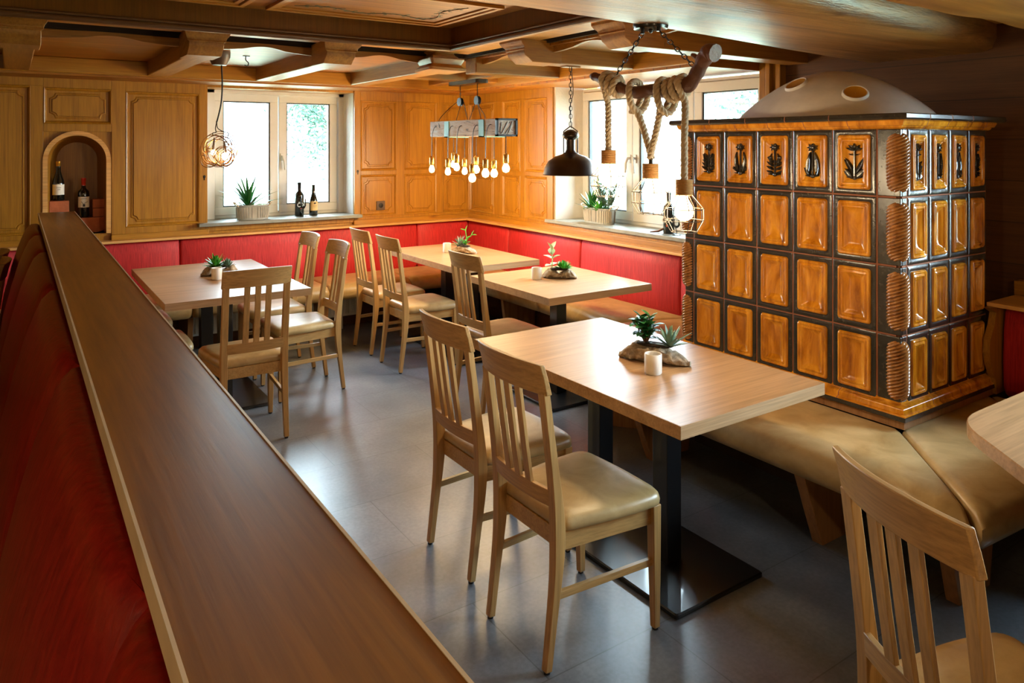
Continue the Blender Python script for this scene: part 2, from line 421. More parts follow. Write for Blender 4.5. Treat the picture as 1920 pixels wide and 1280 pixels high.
# spandrel plate round the arch
arch = [(.415 + .193 * math.cos(a), 1.53 + .19 * math.sin(a)) for a in (PI * k / 24 for k in range(25))]
for i in range(24):
    (xa, za), (xb, zb) = arch[i], arch[i+1]
    wb.xf = None
    q = [(xa, WY, za), (xb, WY, zb), (xb, WY, 1.75), (xa, WY, 1.75)]
    wb.loft([q, [(x, WY + .02, z) for x, y, z in q]])
for s0, s1 in ((.185, .222), (.608, .645)): wb.box(s0, s1, WY, WY + .02, .965, 1.75)
wb.xf = xfA
def frame(mb, xs, zs, w=.022):
    pass
wallA = struct(wb.build('wall_back', 'panel'))
fr = MB(); fr.xf = xfA
def boards(mb, rects, w0=0, w1=.022):
    for r in rects: mb.box(r[0], r[1], r[2], r[3], w0, w1 - (.0009 if r[1] - r[0] > r[3] - r[2] else 0))
boards(fr, [(-3.6, -.45, .93, 2.17), (-.45, .195, 2.09, 2.17), (.115, .195, .95, 2.09), (.195, .645, 2.08, 2.17), (.195, .645, 1.75, 1.81), (.645, .742, .95, 2.17),
            (.742, 1.29, 2.07, 2.17), (1.29, 1.35, .93, 2.17), (.742, 1.29, .93, 1.0), (-.45, .115, .93, .985),
            (2.64, 2.70, .93, 2.17), (2.70, 3.88, 2.065, 2.17), (2.70, 3.88, 1.365, 1.405), (2.70, 3.88, .93, .975),
            (3.07, 3.15, .975, 2.065), (3.50, 3.57, .975, 2.065), (1.35, 2.64, .93, .97)])
fr.build('stile_frame', 'panel', wallA, bevel=.002, seg=1)
fields = [(-.45, .115, .985, 2.09), (.195, .645, 1.81, 2.08), (.742, 1.29, 1.0, 2.07)]
for x0, x1 in ((2.70, 3.07), (3.15, 3.50), (3.57, 3.88)): fields += [(x0, x1, .975, 1.365), (x0, x1, 1.405, 2.065)]
for f_ in fields:
    p = MB(); p.xf = xfA; field(p, *f_); p.build('panel', 'panel', wallA, smooth=30)
# base rail mouldings
r = MB(); r.xf = xfA
for x0, x1 in ((-3.6, .2), (.64, 1.36), (2.63, 3.88)): r.box(x0, x1, .905, .95, 0, .035)
r.build('base_rail', 'panel_x', wallA, bevel=.006)
# arched niche
n = MB(); arc = lambda cx, cz, r0, h0: [(cx - r0, h0)] + [(cx - r0 * math.cos(a), cz + r0 * math.sin(a)) for a in (PI * k / 20 for k in range(21))] + [(cx + r0, h0)]
A0 = arc(.415, 1.53, .193, .965); A1 = arc(.433, 1.53, .14, .965)
n.loft([[(x, WY + .0, z) for x, z in A0], [(x, WY + .2, z) for x, z in arc(.425, 1.53, .17, .965)], [(x, WY + .3, z) for x, z in A1]], closed=True, cap0=False, cap1=True)
n.build('niche_recess', 'panel', wallA, smooth=40)
n = MB(); Ao = arc(.415, 1.53, .225, .965); Ai = arc(.415, 1.53, .193, .965)
for i in range(len(Ao) - 1):
    q = [Ao[i], Ao[i+1], Ai[i+1], Ai[i]]
    n.loft([[(x, WY - .03, z) for x, z in q], [(x, WY + .01, z) for x, z in q]], cap0=True, cap1=True)
n.build('niche_arch', 'ledge', wallA, smooth=40)
def keyhole(u, v, xf, par):
    k = MB(); k.xf = xf; k.ball((u, v, .024), .011, 10, 6, 0, (1, 1.2, .25)); k.box(u-.004, u+.004, v-.028, v, .02, .026)
    k.build('keyhole_plate', 'iron', par)
keyhole(1.325, 1.385, xfA, wallA); keyhole(2.672, 1.4, xfA, wallA)
# right wall
wr = MB()
wr.box(WX, 4.4, 5.12, WY + .45, 0, 2.5); wr.box(WX, 4.4, 3.2, 5.12, 0, .985); wr.box(WX2 + .02, WX2 + .2, 3.2, 5.12, 2.15, 2.5)
wallB = struct(wr.build('wall_right', 'panel'))
dr = MB()
for y0, y1, z0, z1 in ((-3.1, 3.2, 0, .985), (-3.1, 3.2, 2.13, 2.5), (1.1, 3.2, .985, 2.13), (-3.1, -.9, .985, 2.13)): dr.box(WX2, WX2 + .2, y0, y1, z0, z1)
wallD = struct(dr.build('wall_right_rear', 'darkwall'))
fr = MB(); fr.xf = xfB
boards(fr, [(5.12, 5.20, .93, 2.17), (5.20, 6.53, 2.065, 2.17), (5.20, 6.53, 1.365, 1.405), (5.20, 6.53, .93, .975), (5.54, 5.61, .975, 2.065), (5.92, 6.06, .975, 2.065), (3.2, 5.12, .93, .97)])
fr.build('stile_frame', 'panel', wallB, bevel=.002, seg=1)
for y0, y1 in ((5.20, 5.54), (5.61, 5.92), (6.06, 6.53)):
    for z0, z1 in ((.975, 1.365), (1.405, 2.065)):
        p = MB(); p.xf = xfB; field(p, y0, y1, z0, z1); p.build('panel', 'panel', wallB, smooth=30)
r = MB(); r.xf = xfB; r.box(3.2, 6.53, .905, .95, 0, .035); r.build('base_rail', 'panel_y', wallB, bevel=.006)
# plaster window reveals
rv = MB(); rv.box(1.345, 1.352, WY - .0, 6.84, .99, 2.13); rv.box(2.635, 2.68, WY + .0, 6.84, .99, 2.13)
rv.build('window_reveal', 'plaster', wallA)
rv = MB(); rv.box(WX - .002, WX2, 5.10, 5.13, .99, 2.15); rv.build('window_reveal', 'plaster', wallB)
tr = MB(); tr.box(WX2 - .06, WX2 + .02, 3.02, 3.06, 1.0, 2.2); tr.box(WX2 - .04, WX2, 3.06, 3.20, 1.0, 2.2); tr.box(WX2 - .08, WX2, 3.085, 3.12, 1.0, 2.2)
struct(tr.build('trim_1', 'panel', bevel=.006))
# unseen walls, with the daylight windows that light this end of the room
w = MB()
for x0, x1, z0, z1 in ((-3.7, 4.4, 0, 2.5),): w.box(x0, x1, -3.3, -3.1, z0, z1)
struct(w.build('wall_front', 'panel'))
w = MB()
w.box(-3.9, -3.7, -3.3, 7, 0, 2.5)
struct(w.build('wall_left', 'panel'))
# windows
def window(name, xf, outer, sashes, handles, z0=1.0, z1=2.115):
    root = struct(bpy.data.objects.new(name, None)); COL.objects.link(root)
    u0, u1 = outer
    def fr(mb, a, c, d, e, t, w0, w1):   # picture frame
        mb.box(a, c, d, d+t, w0, w1); mb.box(a, c, e-t, e, w0, w1); mb.box(a, a+t, d+t, e-t, w0, w1); mb.box(c-t, c, d+t, e-t, w0, w1)
    f = MB(); f.xf = xf; fr(f, u0, u1, z0, z1 + .02, .045, -.06, .0)
    f.build('window_frame', 'pvc', root, bevel=.004)
    for a, c in sashes:
        s = MB(); s.xf = xf; fr(s, a+.004, c-.004, z0+.028, z1 - .008, .072, -.045, .018)
        so = s.build('window_sash', 'pvc', root, bevel=.005)
        s = MB(); s.xf = xf; fr(s, a+.074, c-.074, z0+.098, z1 - .078, .012, -.035, .004); s.build('glazing_seal', 'seal', so)
        s = MB(); s.xf = xf; s.box(a+.08, c-.08, z0+.1, z1-.08, -.024, -.018); s.build('window_pane', 'glass', so)
    for u, d in handles:
        s = MB(); s.xf = xf; s.box(u-.014, u+.014, 1.50, 1.57, .018, .028); s.box(u-.008, u+.008, 1.53, 1.55, .028, .055)
        s.tube([(u, 1.54, .05), (u + d*.012, 1.50, .058), (u + d*.02, 1.42, .055)], [.011, .012, .009], 8)
        s.build('window_handle', 'pvc', root, bevel=.003)
    return root
window('window_1', lambda p: (p[0], 6.84 - p[2], p[1]), (1.35, 2.68), ((1.465, 2.024), (2.024, 2.587)), ((2.055, 1),))
window('window_2', lambda p: (WX2 - p[2], p[0], p[1]), (3.10, 5.13), ((4.446, 5.086), (3.793, 4.446), (3.15, 3.793)), ((4.474, 1), (4.41, -1)))
window('window_3', lambda p: (WX2 + .1 - p[2], p[0], p[1]), (-.9, 1.1), ((-.85, .1), (.1, 1.05)), ((.07, 1),))
cs = MB(); cs.box(1.35, 1.465, 6.79, 6.9, 1.0, 2.14); cs.box(2.587, 2.66, 6.79, 6.9, 1.0, 2.14); cs.box(1.35, 2.66, 6.79, 6.9, 2.1, 2.15)
cs.build('window_surround', 'pvc', bpy.data.objects['window_1'], bevel=.004)
s = MB(); s.box(1.27, 2.69, 6.455, 6.84, .975, 1.003); s.build('window_sill', 'slate', wallA, bevel=.004)
s = MB(); s.box(3.85, 4.2, 3.2, 5.20, .975, 1.003); s.build('window_sill', 'slate', wallB, bevel=.004)

# ------------------------------------------------------------------ ceiling
ZB = 2.17; ZP = 2.275
ce = MB()
for x0, x1, y0, y1 in ((-3.7, 4.4, 4.78, 7.0), (2.8, 4.4, -3.1, 4.78), (-3.7, 2.8, -3.1, 1.9)): ce.box(x0, x1, y0, y1, ZP, ZP + .3)
ce.box(-3.7, 2.45, 1.9, 4.32, 2.42, 2.5)
ce.box(2.45, 2.8, 1.9, 4.78, 2.45, 2.5); ce.box(-3.7, 2.45, 4.32, 4.78, 2.45, 2.5)
CE = struct(ce.build('ceiling', 'ceilx'))
s = MB(); s.box(-3.7, 3.6, 6.2, 6.86, 2.15, ZP); s.build('wall_strip', 'ceilx', CE)
s = MB(); s.box(3.58, 4.3, 3.2, 6.56, 2.148, ZP - .002); s.build('wall_strip', 'ceilx', CE)
s = MB(); s.box(-3.7, 3.6, 6.16, 6.2, 2.165, ZP); s.build('edge_batten', 'panel_x', CE, bevel=.006)
s = MB(); s.box(3.54, 3.58, 3.2, 6.2, 2.165, ZP); s.build('edge_batten', 'panel_y', CE, bevel=.006)
def corbel(cx, cy_, along, w=.19):
    """S-profiled bracket under the ring board at the inner end of a beam"""
    prof = [(-.03, 2.305, .03), (-.03, 2.288, .03), (-.018, 2.272, .024), (.0, 2.262, .016), (.006, 2.25, .012), (.0, 2.240, .012), (.012, 2.236, 0), (.012, 2.222, 0), (.02, 2.205, 0), (.045, 2.19, 0), (.06, 2.178, 0), (.075, ZB - .004, 0), (.30, ZB - .004, 0), (.30, 2.305, 0)]
    m = MB(); q = []
    for sgn in (-1, 1):
        q.append([((cx + sgn * (w/2 + fl), cy_ + a, z) if along == 'Y' else (cx + a, cy_ + sgn * (w/2 + fl), z)) for a, z, fl in prof])
    m.loft(q); m.build('corbel', 'beam_y' if along == 'Y' else 'beam_x', CE, bevel=.004)
for cx in (-2.45, -1.62, -.8, .03, .92, 1.72, 2.53):
    m = MB(); m.box(cx - .075, cx + .075, 4.7, 6.22, ZB, ZP + .01); m.build('beam', 'beam_y', CE, bevel=.008)
    if cx < 2.4: corbel(cx, 4.46, 'Y')
for cyy in (2.93, 3.83, 4.66):
    x1 = 4.21 if cyy < 4.5 else 4.0
    m = MB(); m.box(2.78, x1, cyy - .075, cyy + .075, ZB, ZP + .01); m.build('beam', 'beam_x', CE, bevel=.008)
    if cyy < 4.5: corbel(2.60, cyy, 'X')
m = MB(); m.box(2.6, 3.56, 5.47, 5.6, 2.195, ZP + .01); m.build('beam', 'beam_x', CE, bevel=.008)
m = MB(); m.box(3.22, 3.34, 4.7, 6.2, 2.2, ZP + .01); m.build('beam', 'beam_y', CE, bevel=.008)
# corner bracket: two crossing S profiles
m = MB()
for k, (rr, z0, z1) in enumerate(((.10, 2.25, 2.31), (.14, 2.168, 2.25))):
    o = roundpoly([(2.53 - rr - .03, 4.66 - rr - .03), (2.53 + rr, 4.66 - rr), (2.53 + rr, 4.66 + rr), (2.53 - rr, 4.66 + rr)], .03)
    m.layers(o, [(.0, z0), (.0, z0 + .018), (.02, z0 + .03), (.03, z0 + .045), (.01, z1 - .004), (.01, z1)], 0)
m.build('corner_bracket', 'beam_x', CE, smooth=35)
# ring boards, scalloped boards
m = MB(); m.box(-3.7, 2.72, 4.601, 4.779, 2.36, 2.45); m.box(-3.7, 2.8, 4.755, 4.779, 2.29, 2.36); m.box(-3.7, 2.6, 4.595, 4.60, 2.331, 2.42)  # dark boxes put the slot's shade into colour, borrowing the soil material
m.box(2.721, 2.799, 1.6, 4.6, 2.36, 2.45); m.box(2.775, 2.799, 1.6, 4.755, 2.29, 2.36); m.build('slot_shade', 'soil', CE)
m = MB(); m.box(-3.7, 2.62, 4.30, 4.60, 2.300, 2.33); m.box(2.42, 2.72, 1.6, 4.60, 2.3002, 2.3302)
m.build('ring_board', 'coffer', CE, bevel=.003)
def scallop(p0, p1, nrm, z0=2.235, z1=2.283):
    m = MB(); p0 = Vector(p0); p1 = Vector(p1); n = 24; top = []; bot = []
    for i in range(n + 1):
        u = i / n; p = p0.lerp(p1, u); k = .5 - .5 * math.cos(2*PI*u)
        zz = z0 + .022 * k + (.012 if abs(u-.5) < .2 else 0) * math.cos((u-.5) / .2 * PI/2)
        bot.append((p.x, p.y, zz)); top.append((p.x, p.y, z1 + .006 * k))
    for i in range(n):
        q = [bot[i], bot[i+1], top[i+1], top[i]]
        m.loft([q, [(x + nrm[0], y + nrm[1], z) for x, y, z in q]])
    m.build('scalloped_board', 'beam_x', CE, smooth=40)
xs = [-2.45, -1.62, -.8, .03, .92, 1.72, 2.53]
for a, c in zip(xs, xs[1:]): scallop((a + .08, 4.75), (c - .08, 4.75), (0, .025))
ys = [2.0, 2.93, 3.83, 4.66]
for a, c in zip(ys, ys[1:]): scallop((2.83, a + .08), (2.83, c - .08), (.025, 0))
# coffer: fascia, rim, painted panels
m = MB(); m.box(-3.7, 2.42, 4.285, 4.31, 2.28, 2.43); m.box(2.405, 2.43, 1.6, 4.30, 2.28, 2.43); m.build('coffer_fascia', 'fascia', CE)
m = MB()
for dy, rr, zz in ((4.285, .017, 2.283), (4.275, .008, 2.305)):
    m.tube([(-3.7, dy, zz), (2.40, dy, zz)], rr, 10)
for dx, rr, zz in ((2.405, .017, 2.283), (2.395, .008, 2.305)):
    m.tube([(dx, 1.6, zz), (dx, 4.29, zz)], rr, 10)
m.build('coffer_rim', 'mould', CE, smooth=50)
for (x0, x1) in ((-1.3, -.2), (-.08, 1.05), (1.17, 2.26)):
    for (y0, y1) in ((3.42, 4.19), (2.55, 3.30)):
        m = MB()
        for i, z in ((0, 2.402), (.035, 2.410)):
            m.box(x0+i, x1-i, y0+i, y0+i+.03, z, 2.421); m.box(x0+i, x1-i, y1-i-.03, y1-i, z, 2.421)
            m.box(x0+i, x0+i+.03, y0+i+.03, y1-i-.03, z, 2.421); m.box(x1-i-.03, x1-i, y0+i+.03, y1-i-.03, z, 2.421)
        pf = m.build('coffer_panel_frame', 'coffer', CE, bevel=.004)
        if x0 > -.5 and y0 > 3:
            v = MB(); rnd = random.Random(int(x0 * 10))
            ex = [(x0 + .12, y1 - .14), (x0 + .3, y1 - .2), (x0 + .5, y1 - .13), (x0 + .7, y1 - .2), (x0 + .9, y1 - .14), (x1 - .14, y1 - .24), (x1 - .2, y1 - .42), (x1 - .14, y0 + .16)]
            cp = curve_pts([(x, y, 2.4185) for x, y in ex], 8)
            v.tube(cp, .003, 4)
            for i in range(2, len(cp) - 2, 4):
                p = cp[i]; a0 = rnd.uniform(0, 6.28)
                for a in (a0, a0 + 2.2, a0 + 4.1):
                    q = p + Vector((math.cos(a) * .035, math.sin(a) * .035, 0)); v.ball(q, .012, 6, 4, 0, (1, 1, .12)); v.tube([p, q], .0018, 4)
            v.build('painted_vine', 'vine', pf)
# big old beam under everything, slightly out of square
def bigbeam(p0, p1, w, z0, z1, name, mat, r=.05):
    m = MB(); p0 = Vector(p0); p1 = Vector(p1); d = (p1 - p0).normalized(); s_ = Vector((-d.y, d.x)); rings = []
    prof = [(-w/2, z1), (-w/2, z0 + r), (-w/2 + r*.3, z0 + r*.3), (-w/2 + r, z0), (-w/6, z0 - .004), (w/6, z0), (w/2 - r, z0), (w/2 - r*.3, z0 + r*.3), (w/2, z0 + r), (w/2, z1)]
    for i in range(25):
        u = i / 24; p = p0.lerp(p1, u); k = 1 + .03 * math.sin(u * 9) + .02 * math.sin(u * 23)
        rings.append([(p.x + s_.x * a * k, p.y + s_.y * a * k, z + (.004 * math.sin(u * 15 + a * 8) if z < z1 else 0)) for a, z in prof])
    m.loft(rings); m.build(name, mat, CE, smooth=50)
bigbeam((-3.7, 1.22), (4.21, 2.13), .72, 2.135, 2.3, 'main_beam', 'bigbeam', .07)
bigbeam((2.62, 1.29), (4.21, 1.31), .3, 2.165, 2.3, 'beam', 'beam_x', .015)
m = MB(); m.box(2.56, 2.72, 1.16, 1.46, 2.19, 2.29); m.box(2.60, 2.8, 1.16, 1.46, 2.17, 2.22); m.build('corbel', 'beam_x', CE, bevel=.01)
# hook in the ceiling beside the ring lamp
h = MB(); h.tube(curve_pts([(1.36, 5.35, 2.275), (1.36, 5.35, 2.245), (1.375, 5.34, 2.225), (1.37, 5.345, 2.205), (1.352, 5.355, 2.21)], 5), .0035, 6); h.box(1.34, 1.385, 5.34, 5.36, 2.27, 2.275)
h.build('hook', 'iron', CE)

# ------------------------------------------------------------------ benches
BS = [(0, .335), (0, .465), (.75, .47), (.93, .463), (1.0, .43), (1.0, .385), (.96, .345), (.9, .335)]
def RB(top=.885, low=.46): return [(0, low), (.75, low), (1, low + .04), (1.05, low + .17), (.95, top - .1), (.82, top - .02), (.6, top), (0, top)]
bn = thing('corner_bench', (3.4, 6.2, 0), 'long upholstered corner bench with red back and tan leather seat along the panelled walls', 'bench')
# seats (back line, front line)
def seat(B, F, par, nm='seat_cushion', sub=4):
    m = MB(); m.ruled(B, F, BS, 0, .03, sub); return m.build(nm, 'leather', par, smooth=60, world=True)
for x0, x1 in ((-1.05, .06), (.06, 1.13), (1.13, 2.2), (2.2, 2.95)): seat([(x0, 6.5), (x1, 6.5)], [(x0, 5.96), (x1, 5.96)], bn)
seat([(2.95, 6.5), (3.86, 6.5)], [(2.95, 5.96), (3.40, 5.96)], bn)
seat([(3.86, 6.5), (3.86, 4.7)], [(3.40, 5.96), (3.40, 4.7)], bn, sub=8)
seat([(3.86, 4.7), (3.86, 3.55)], [(3.40, 4.7), (3.36, 3.75)], bn, sub=6)
def rback(B, F, par, mat='red', top=.885, low=.46, sub=3):
    m = MB(); m.ruled(B, F, RB(top, low), 0, .02, sub); return m.build('back_cushion', mat, par, smooth=50, world=True)
for x0, x1 in ((-1.05, .06), (.06, 1.13), (1.13, 2.2), (2.2, 3.27)): rback([(x0, 6.545), (x1, 6.545)], [(x0, 6.48), (x1, 6.48)], bn)
rback([(3.27, 6.545), (3.895, 6.545)], [(3.27, 6.48), (3.83, 6.48)], bn)
rback([(3.895, 6.545), (3.895, 5.75)], [(3.83, 6.48), (3.83, 5.75)], bn)
rback([(3.895, 5.75), (3.895, 4.69)], [(3.83, 5.75), (3.83, 4.69)], bn)
rback([(3.895, 4.69), (3.895, 3.6)], [(3.83, 4.69), (3.83, 3.6)], bn)
rback([(3.895, 3.6), (3.895, 3.05)], [(3.83, 3.6), (3.83, 3.05)], bn)
m = MB(); m.box(-1.05, 3.86, 6.44, 6.548, .888, .908); m.build('ledge', 'ledge', bn, bevel=.004, world=True)
m = MB(); m.box(3.79, 3.898, 2.95, 6.44, .8882, .9082); m.build('ledge', 'ledge_y', bn, bevel=.004, world=True)
def leg(pts, thick, ax, par):
    """slanting slab leg; pts = outline (along, z)"""
    m = MB()
    if ax[0] == 'Y': m.loft([[(a, ax[1] + s_, z) for a, z in pts] for s_ in (-thick/2, thick/2)])
    else: m.loft([[(ax[1] + s_, a, z) for a, z in pts] for s_ in (-thick/2, thick/2)])
    return m.build('leg', 'benchleg', par, world=True, bevel=.003)
for x in (-.5, .62, 1.13, 2.2, 2.95): leg([(6.1, 0), (6.05, .335), (6.45, .335), (6.42, 0)], .04, ('X', x), bn)
for y in (5.3, 4.2): leg([(3.52, 0), (3.47, .335), (3.82, .335), (3.8, 0)], .04, ('Y', y), bn)
m = MB(); m.box(-1.0, 3.88, 6.46, 6.54, 0, .34); m.box(3.82, 3.89, 3.1, 6.46, 0, .34); m.build('rear_board', 'darkwall', bn, world=True)
# bench round the stove
sb = thing('stove_bench', (2.8, 2.0, 0), 'tan leather seat bench wrapped around the foot of the tiled stove', 'bench')
seat([(3.86, 3.55), (3.45, 3.0), (3.1, 2.9)], [(3.36, 3.72), (3.02, 3.42), (2.56, 2.98)], sb)
seat([(3.07, 2.9), (3.07, 1.65)], [(2.56, 2.98), (2.56, 1.14)], sb, sub=8)
m = MB(); F0 = roundpoly([(2.56, 1.14), (2.58, 1.08), (2.66, 1.08)], [0, .06, 0], 4)
seat([(3.07, 1.65), (3.5, 1.65), (3.86, 1.65)], [(2.56, 1.12), (3.0, 1.09), (3.42, 1.09)], sb, sub=6)
seat([(3.86, 1.65), (3.86, -1.0)], [(3.42, 1.09), (3.42, -1.0)], sb, sub=8)
for ya in (2.82, 1.843): leg([(2.775, 0), (2.64, .335), (3.1, .335), (3.04, 0)], .05, ('Y', ya), sb)
leg([(2.82, 0), (2.72, .335), (3.1, .335), (3.05, 0)], .05, ('Y', 1.33), sb)
m = MB(); m.loft([[(2.86, 3.36, z), (3.12, 3.06, z), (3.15, 3.09, z), (2.89, 3.39, z)] for z in (0, .335)]); m.build('plinth_panel', 'benchleg', sb, world=True)
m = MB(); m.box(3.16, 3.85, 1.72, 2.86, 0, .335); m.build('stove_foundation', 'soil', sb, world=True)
m = MB(); m.box(2.93, 3.08, 2.26, 2.44, .22, .33); m.build('socket_box', 'radiator', sb, world=True, bevel=.01)
rb = thing('rear_bench_back', (3.9, .3, 0), 'dark red upholstered seat back under a wooden ledge at the right of the stove', 'seat back')
for y0, y1 in ((1.62, .55), (.55, -.5)): rback([(4.0, y0), (4.0, y1)], [(3.9, y0), (3.9, y1)], rb, 'red', .885)
m = MB(); m.box(3.84, 4.2, -1.0, 1.66, .888, .908); m.build('ledge', 'ledge_y', rb, bevel=.004, world=True)
m = MB(); m.box(4.13, 4.198, -1.0, 1.66, .908, .98); m.build('upstand', 'panel_y', rb, bevel=.004, world=True)
m = MB()
pf = [(3.80, .888), (3.86, .86), (3.84, .8), (3.80, .74), (3.79, .68), (3.81, .62), (3.85, .55), (3.86, .475), (4.15, .475), (4.15, .888)]
m.loft([[(x, yy, z) for x, z in pf] for yy in (1.625, 1.655)]); m.build('scrolled_end_panel', 'panel', rb, world=True)
m = MB(); m.box(4.0, 4.18, -1.0, 1.62, 0, .885); m.build('rear_board', 'darkwall', rb, world=True)
# radiator under the wall bench
rd = thing('radiator', (1.9, 6.36, .1), 'long white panel radiator half hidden under the corner bench by the left window', 'radiator')
m = MB(); m.box(1.14, 2.62, 6.33, 6.43, .12, .3)
x = 1.16
while x < 2.6: m.box(x, x + .012, 6.322, 6.33, .14, .29); x += .028
m.build('radiator_body', 'radiator', rd, world=True)
m = MB(); m.box(1.14, 2.62, 6.315, 6.43, .3, .31); x = 1.15
while x < 2.6: m.box(x, x + .014, 6.33, 6.42, .31, .314, 1); x += .028
m.build('top_grille', ['radiator', 'seal'], rd, world=True)
for xx in (1.3, 2.45):
    m = MB(); m.box(xx - .012, xx + .012, 6.36, 6.41, .0, .13); m.build('bracket', 'radiator', rd, world=True)

# ------------------------------------------------------------------ divider with red cushions
dv = thing('partition_wall', (.235, 2.5, 0), 'long waist-high partition with a wide brown wooden cap running towards the panelled wall', 'partition')
m = MB(); m.box(.16, .31, -1.2, 5.80, 0, 1.162); m.build('partition_body', 'benchleg', dv, world=True)
m = MB(); m.prism([(.116, -1.2), (.314, -1.2), (.352, 5.83), (.146, 5.83)], 1.164, 1.2); cp = m.build('cap_board', 'cap', dv, world=True)
def edge(a, b_, w):
    m = MB(); (x0, y0), (x1, y1) = a, b_
    m.prism([(x0, y0), (x0 + w, y0), (x1 + w, y1), (x1, y1)], 1.1635, 1.2012); return m
edge((.113, -1.2), (.143, 5.83), .004).build('cap_edge_strip', 'capedge', dv, world=True)
edge((.313, -1.2), (.351, 5.83), .004).build('cap_edge_strip', 'capedge', dv, world=True)
cb = thing('divider_bench', (-.1, 2.3, 0), 'glossy dark red upholstered bench back fixed along the left side of the partition', 'bench')
ends = [-1.2, -.15, .95, 2.05, 3.15, 4.25, 5.05, 5.78]
for y0, y1 in zip(ends, ends[1:]):
    m = MB(); rings = []
    prof = [(.16, .5), (-.03, .5), (-.045, .58), (-.02, .75), (.015, .9), (.045, 1.01), (.07, 1.08), (.09, 1.125), (.11, 1.145), (.135, 1.145), (.16, 1.13)]
    N = 18
    for i in range(N + 1):
        u = i / N; yy = y0 + (y1 - y0) * u; e = min(u, 1 - u) * (y1 - y0); pin = .022 * math.exp(-(e / .05)) ; pin2 = .02 * math.sin(PI * u)
        rings.append([((x + (pin * 1.2 - pin2) * (1 if x < .13 else 0)), yy, z - (pin * .8 if z > 1.0 else 0)) for x, z in prof])
    m.loft(rings); m.build('back_cushion', 'redl', cb, smooth=60, world=True)
seat([(-.02, -1.2), (-.02, 4.2)], [(-.5, -1.2), (-.5, 4.2)], cb, sub=6)
m = MB(); m.box(-.42, .14, -1.1, 4.15, 0, .335); m.build('bench_box', 'benchleg', cb, world=True)

# ------------------------------------------------------------------ chairs
def make_chair():
    r = thing('dining_chair', (0, 0, 0), '', 'chair', 'beech dining chairs with tan leather seats')
    for sg in (-1, 1):                      # rear legs run up into the back posts
        m = MB(); y = .165 * sg
        pts = curve_pts([(0, y, .008), (.018, y, .15), (.036, y, .3), (.042, y, .42), (.036, y, .52), (.016, y, .68), (-.012, y, .885)], 4)
        n = len(pts); scl = [(.75 + .25 * min(1, i / n * 2.6), .72 + .5 * math.exp(-((i / n - .5) / .22) ** 2)) for i in range(n)]
        m.sweep(pts, [(-.0175, -.017), (.0175, -.017), (.0175, .017), (-.0175, .017)], (0, 1, 0), scl)
        lg = m.build('leg', 'oak', r, bevel=.003)
        g = MB(); g.lathe([(.009, 0), (.011, .001), (.011, .008), (.009, .009)], (0, y, 0), 10, cap=True); g.build('glide', 'black', lg)
        m = MB(); y2 = .2 * sg
        m.loft([[(.43 + a * k + o_, y2 + b_ * k, z) for a, b_ in ((-.017, -.017), (.017, -.017), (.017, .017), (-.017, .017))] for z, k, o_ in ((.008, .72, .006), (.25, .95, .002), (.43, 1.05, 0))])
        lg = m.build('leg', 'oak', r, bevel=.003)
        g = MB(); g.lathe([(.009, 0), (.011, .001), (.011, .008), (.009, .009)], (.436, y2, 0), 10, cap=True); g.build('glide', 'black', lg)
        m = MB(); m.sweep([(.035, .17 * sg, .235), (.43, .198 * sg, .235)], [(-.008, -.012), (.008, -.012), (.008, .012), (-.008, .012)], (0, 1, 0))
        m.build('stretcher', 'oak_x', r, bevel=.002)
    def bow(y, d): return -d * (1 - (y / .185) ** 2)
    m = MB(); rings = []
    for i in range(15):
        y = -.187 + .374 * i / 14; k = 1 - (y / .187) ** 2; x0 = -.006 + bow(y, .034)
        t = .011; zt = .975 + .006 * k; zb = .876 + .004 * k
        rings.append([(x0 - t, y, zb), (x0 + t, y, zb), (x0 + t - .014, y, (zb + zt) / 2), (x0 + t - .030, y, zt), (x0 - t - .026, y, zt), (x0 - t - .011, y, (zb + zt) / 2)])
    m.loft(rings); m.build('crest_rail', 'oak_y', r, bevel=.003, smooth=35)
    m = MB(); rings = []
    for i in range(11):
        y = -.153 + .306 * i / 10; x0 = .034 + bow(y, .02)
        rings.append([(x0 - .009, y, .512), (x0 + .009, y, .51), (x0 + .002, y, .566), (x0 - .014, y, .566)])
    m.loft(rings); m.build('lower_rail', 'oak_y', r, bevel=.002, smooth=35)
    for y in (-.058, 0, .058):
        m = MB(); b0 = bow(y, .02); b1 = bow(y, .034)
        pts = [(.030 + b0, y, .55), (.016 + (b0 + b1) / 2, y, .68), (-.006 + b1, y, .885)]
        m.sweep(pts, [(-.0155, -.0065), (.0155, -.0065), (.0155, .0065), (-.0155, .0065)], (0, 1, 0)); m.build('slat', 'oak', r, bevel=.002)
    m = MB()
    o = [(.055, -.165), (.42, -.205), (.42, .205), (.055, .165)]; i_ = [(.075, -.145), (.40, -.185), (.40, .185), (.075, .145)]
    for k in range(4):
        q = [o[k], o[(k+1) % 4], i_[(k+1) % 4], i_[k]]; m.prism(q, .365, .425)
    m.build('seat_frame', 'oak_x', r, bevel=.002)
    m = MB(); o = roundpoly([(.055, -.178), (.30, -.218), (.462, -.222), (.475, 0), (.462, .222), (.30, .218), (.055, .178)], [.035, .06, .05, .1, .05, .06, .035], 4)
    m.layers(o, [(.016, .422), (.002, .43), (0, .445), (.004, .46), (.016, .471), (.05, .477), (.1, .479)])
    m.build('seat', 'leather', r, smooth=60)
    return r
chair = make_chair()
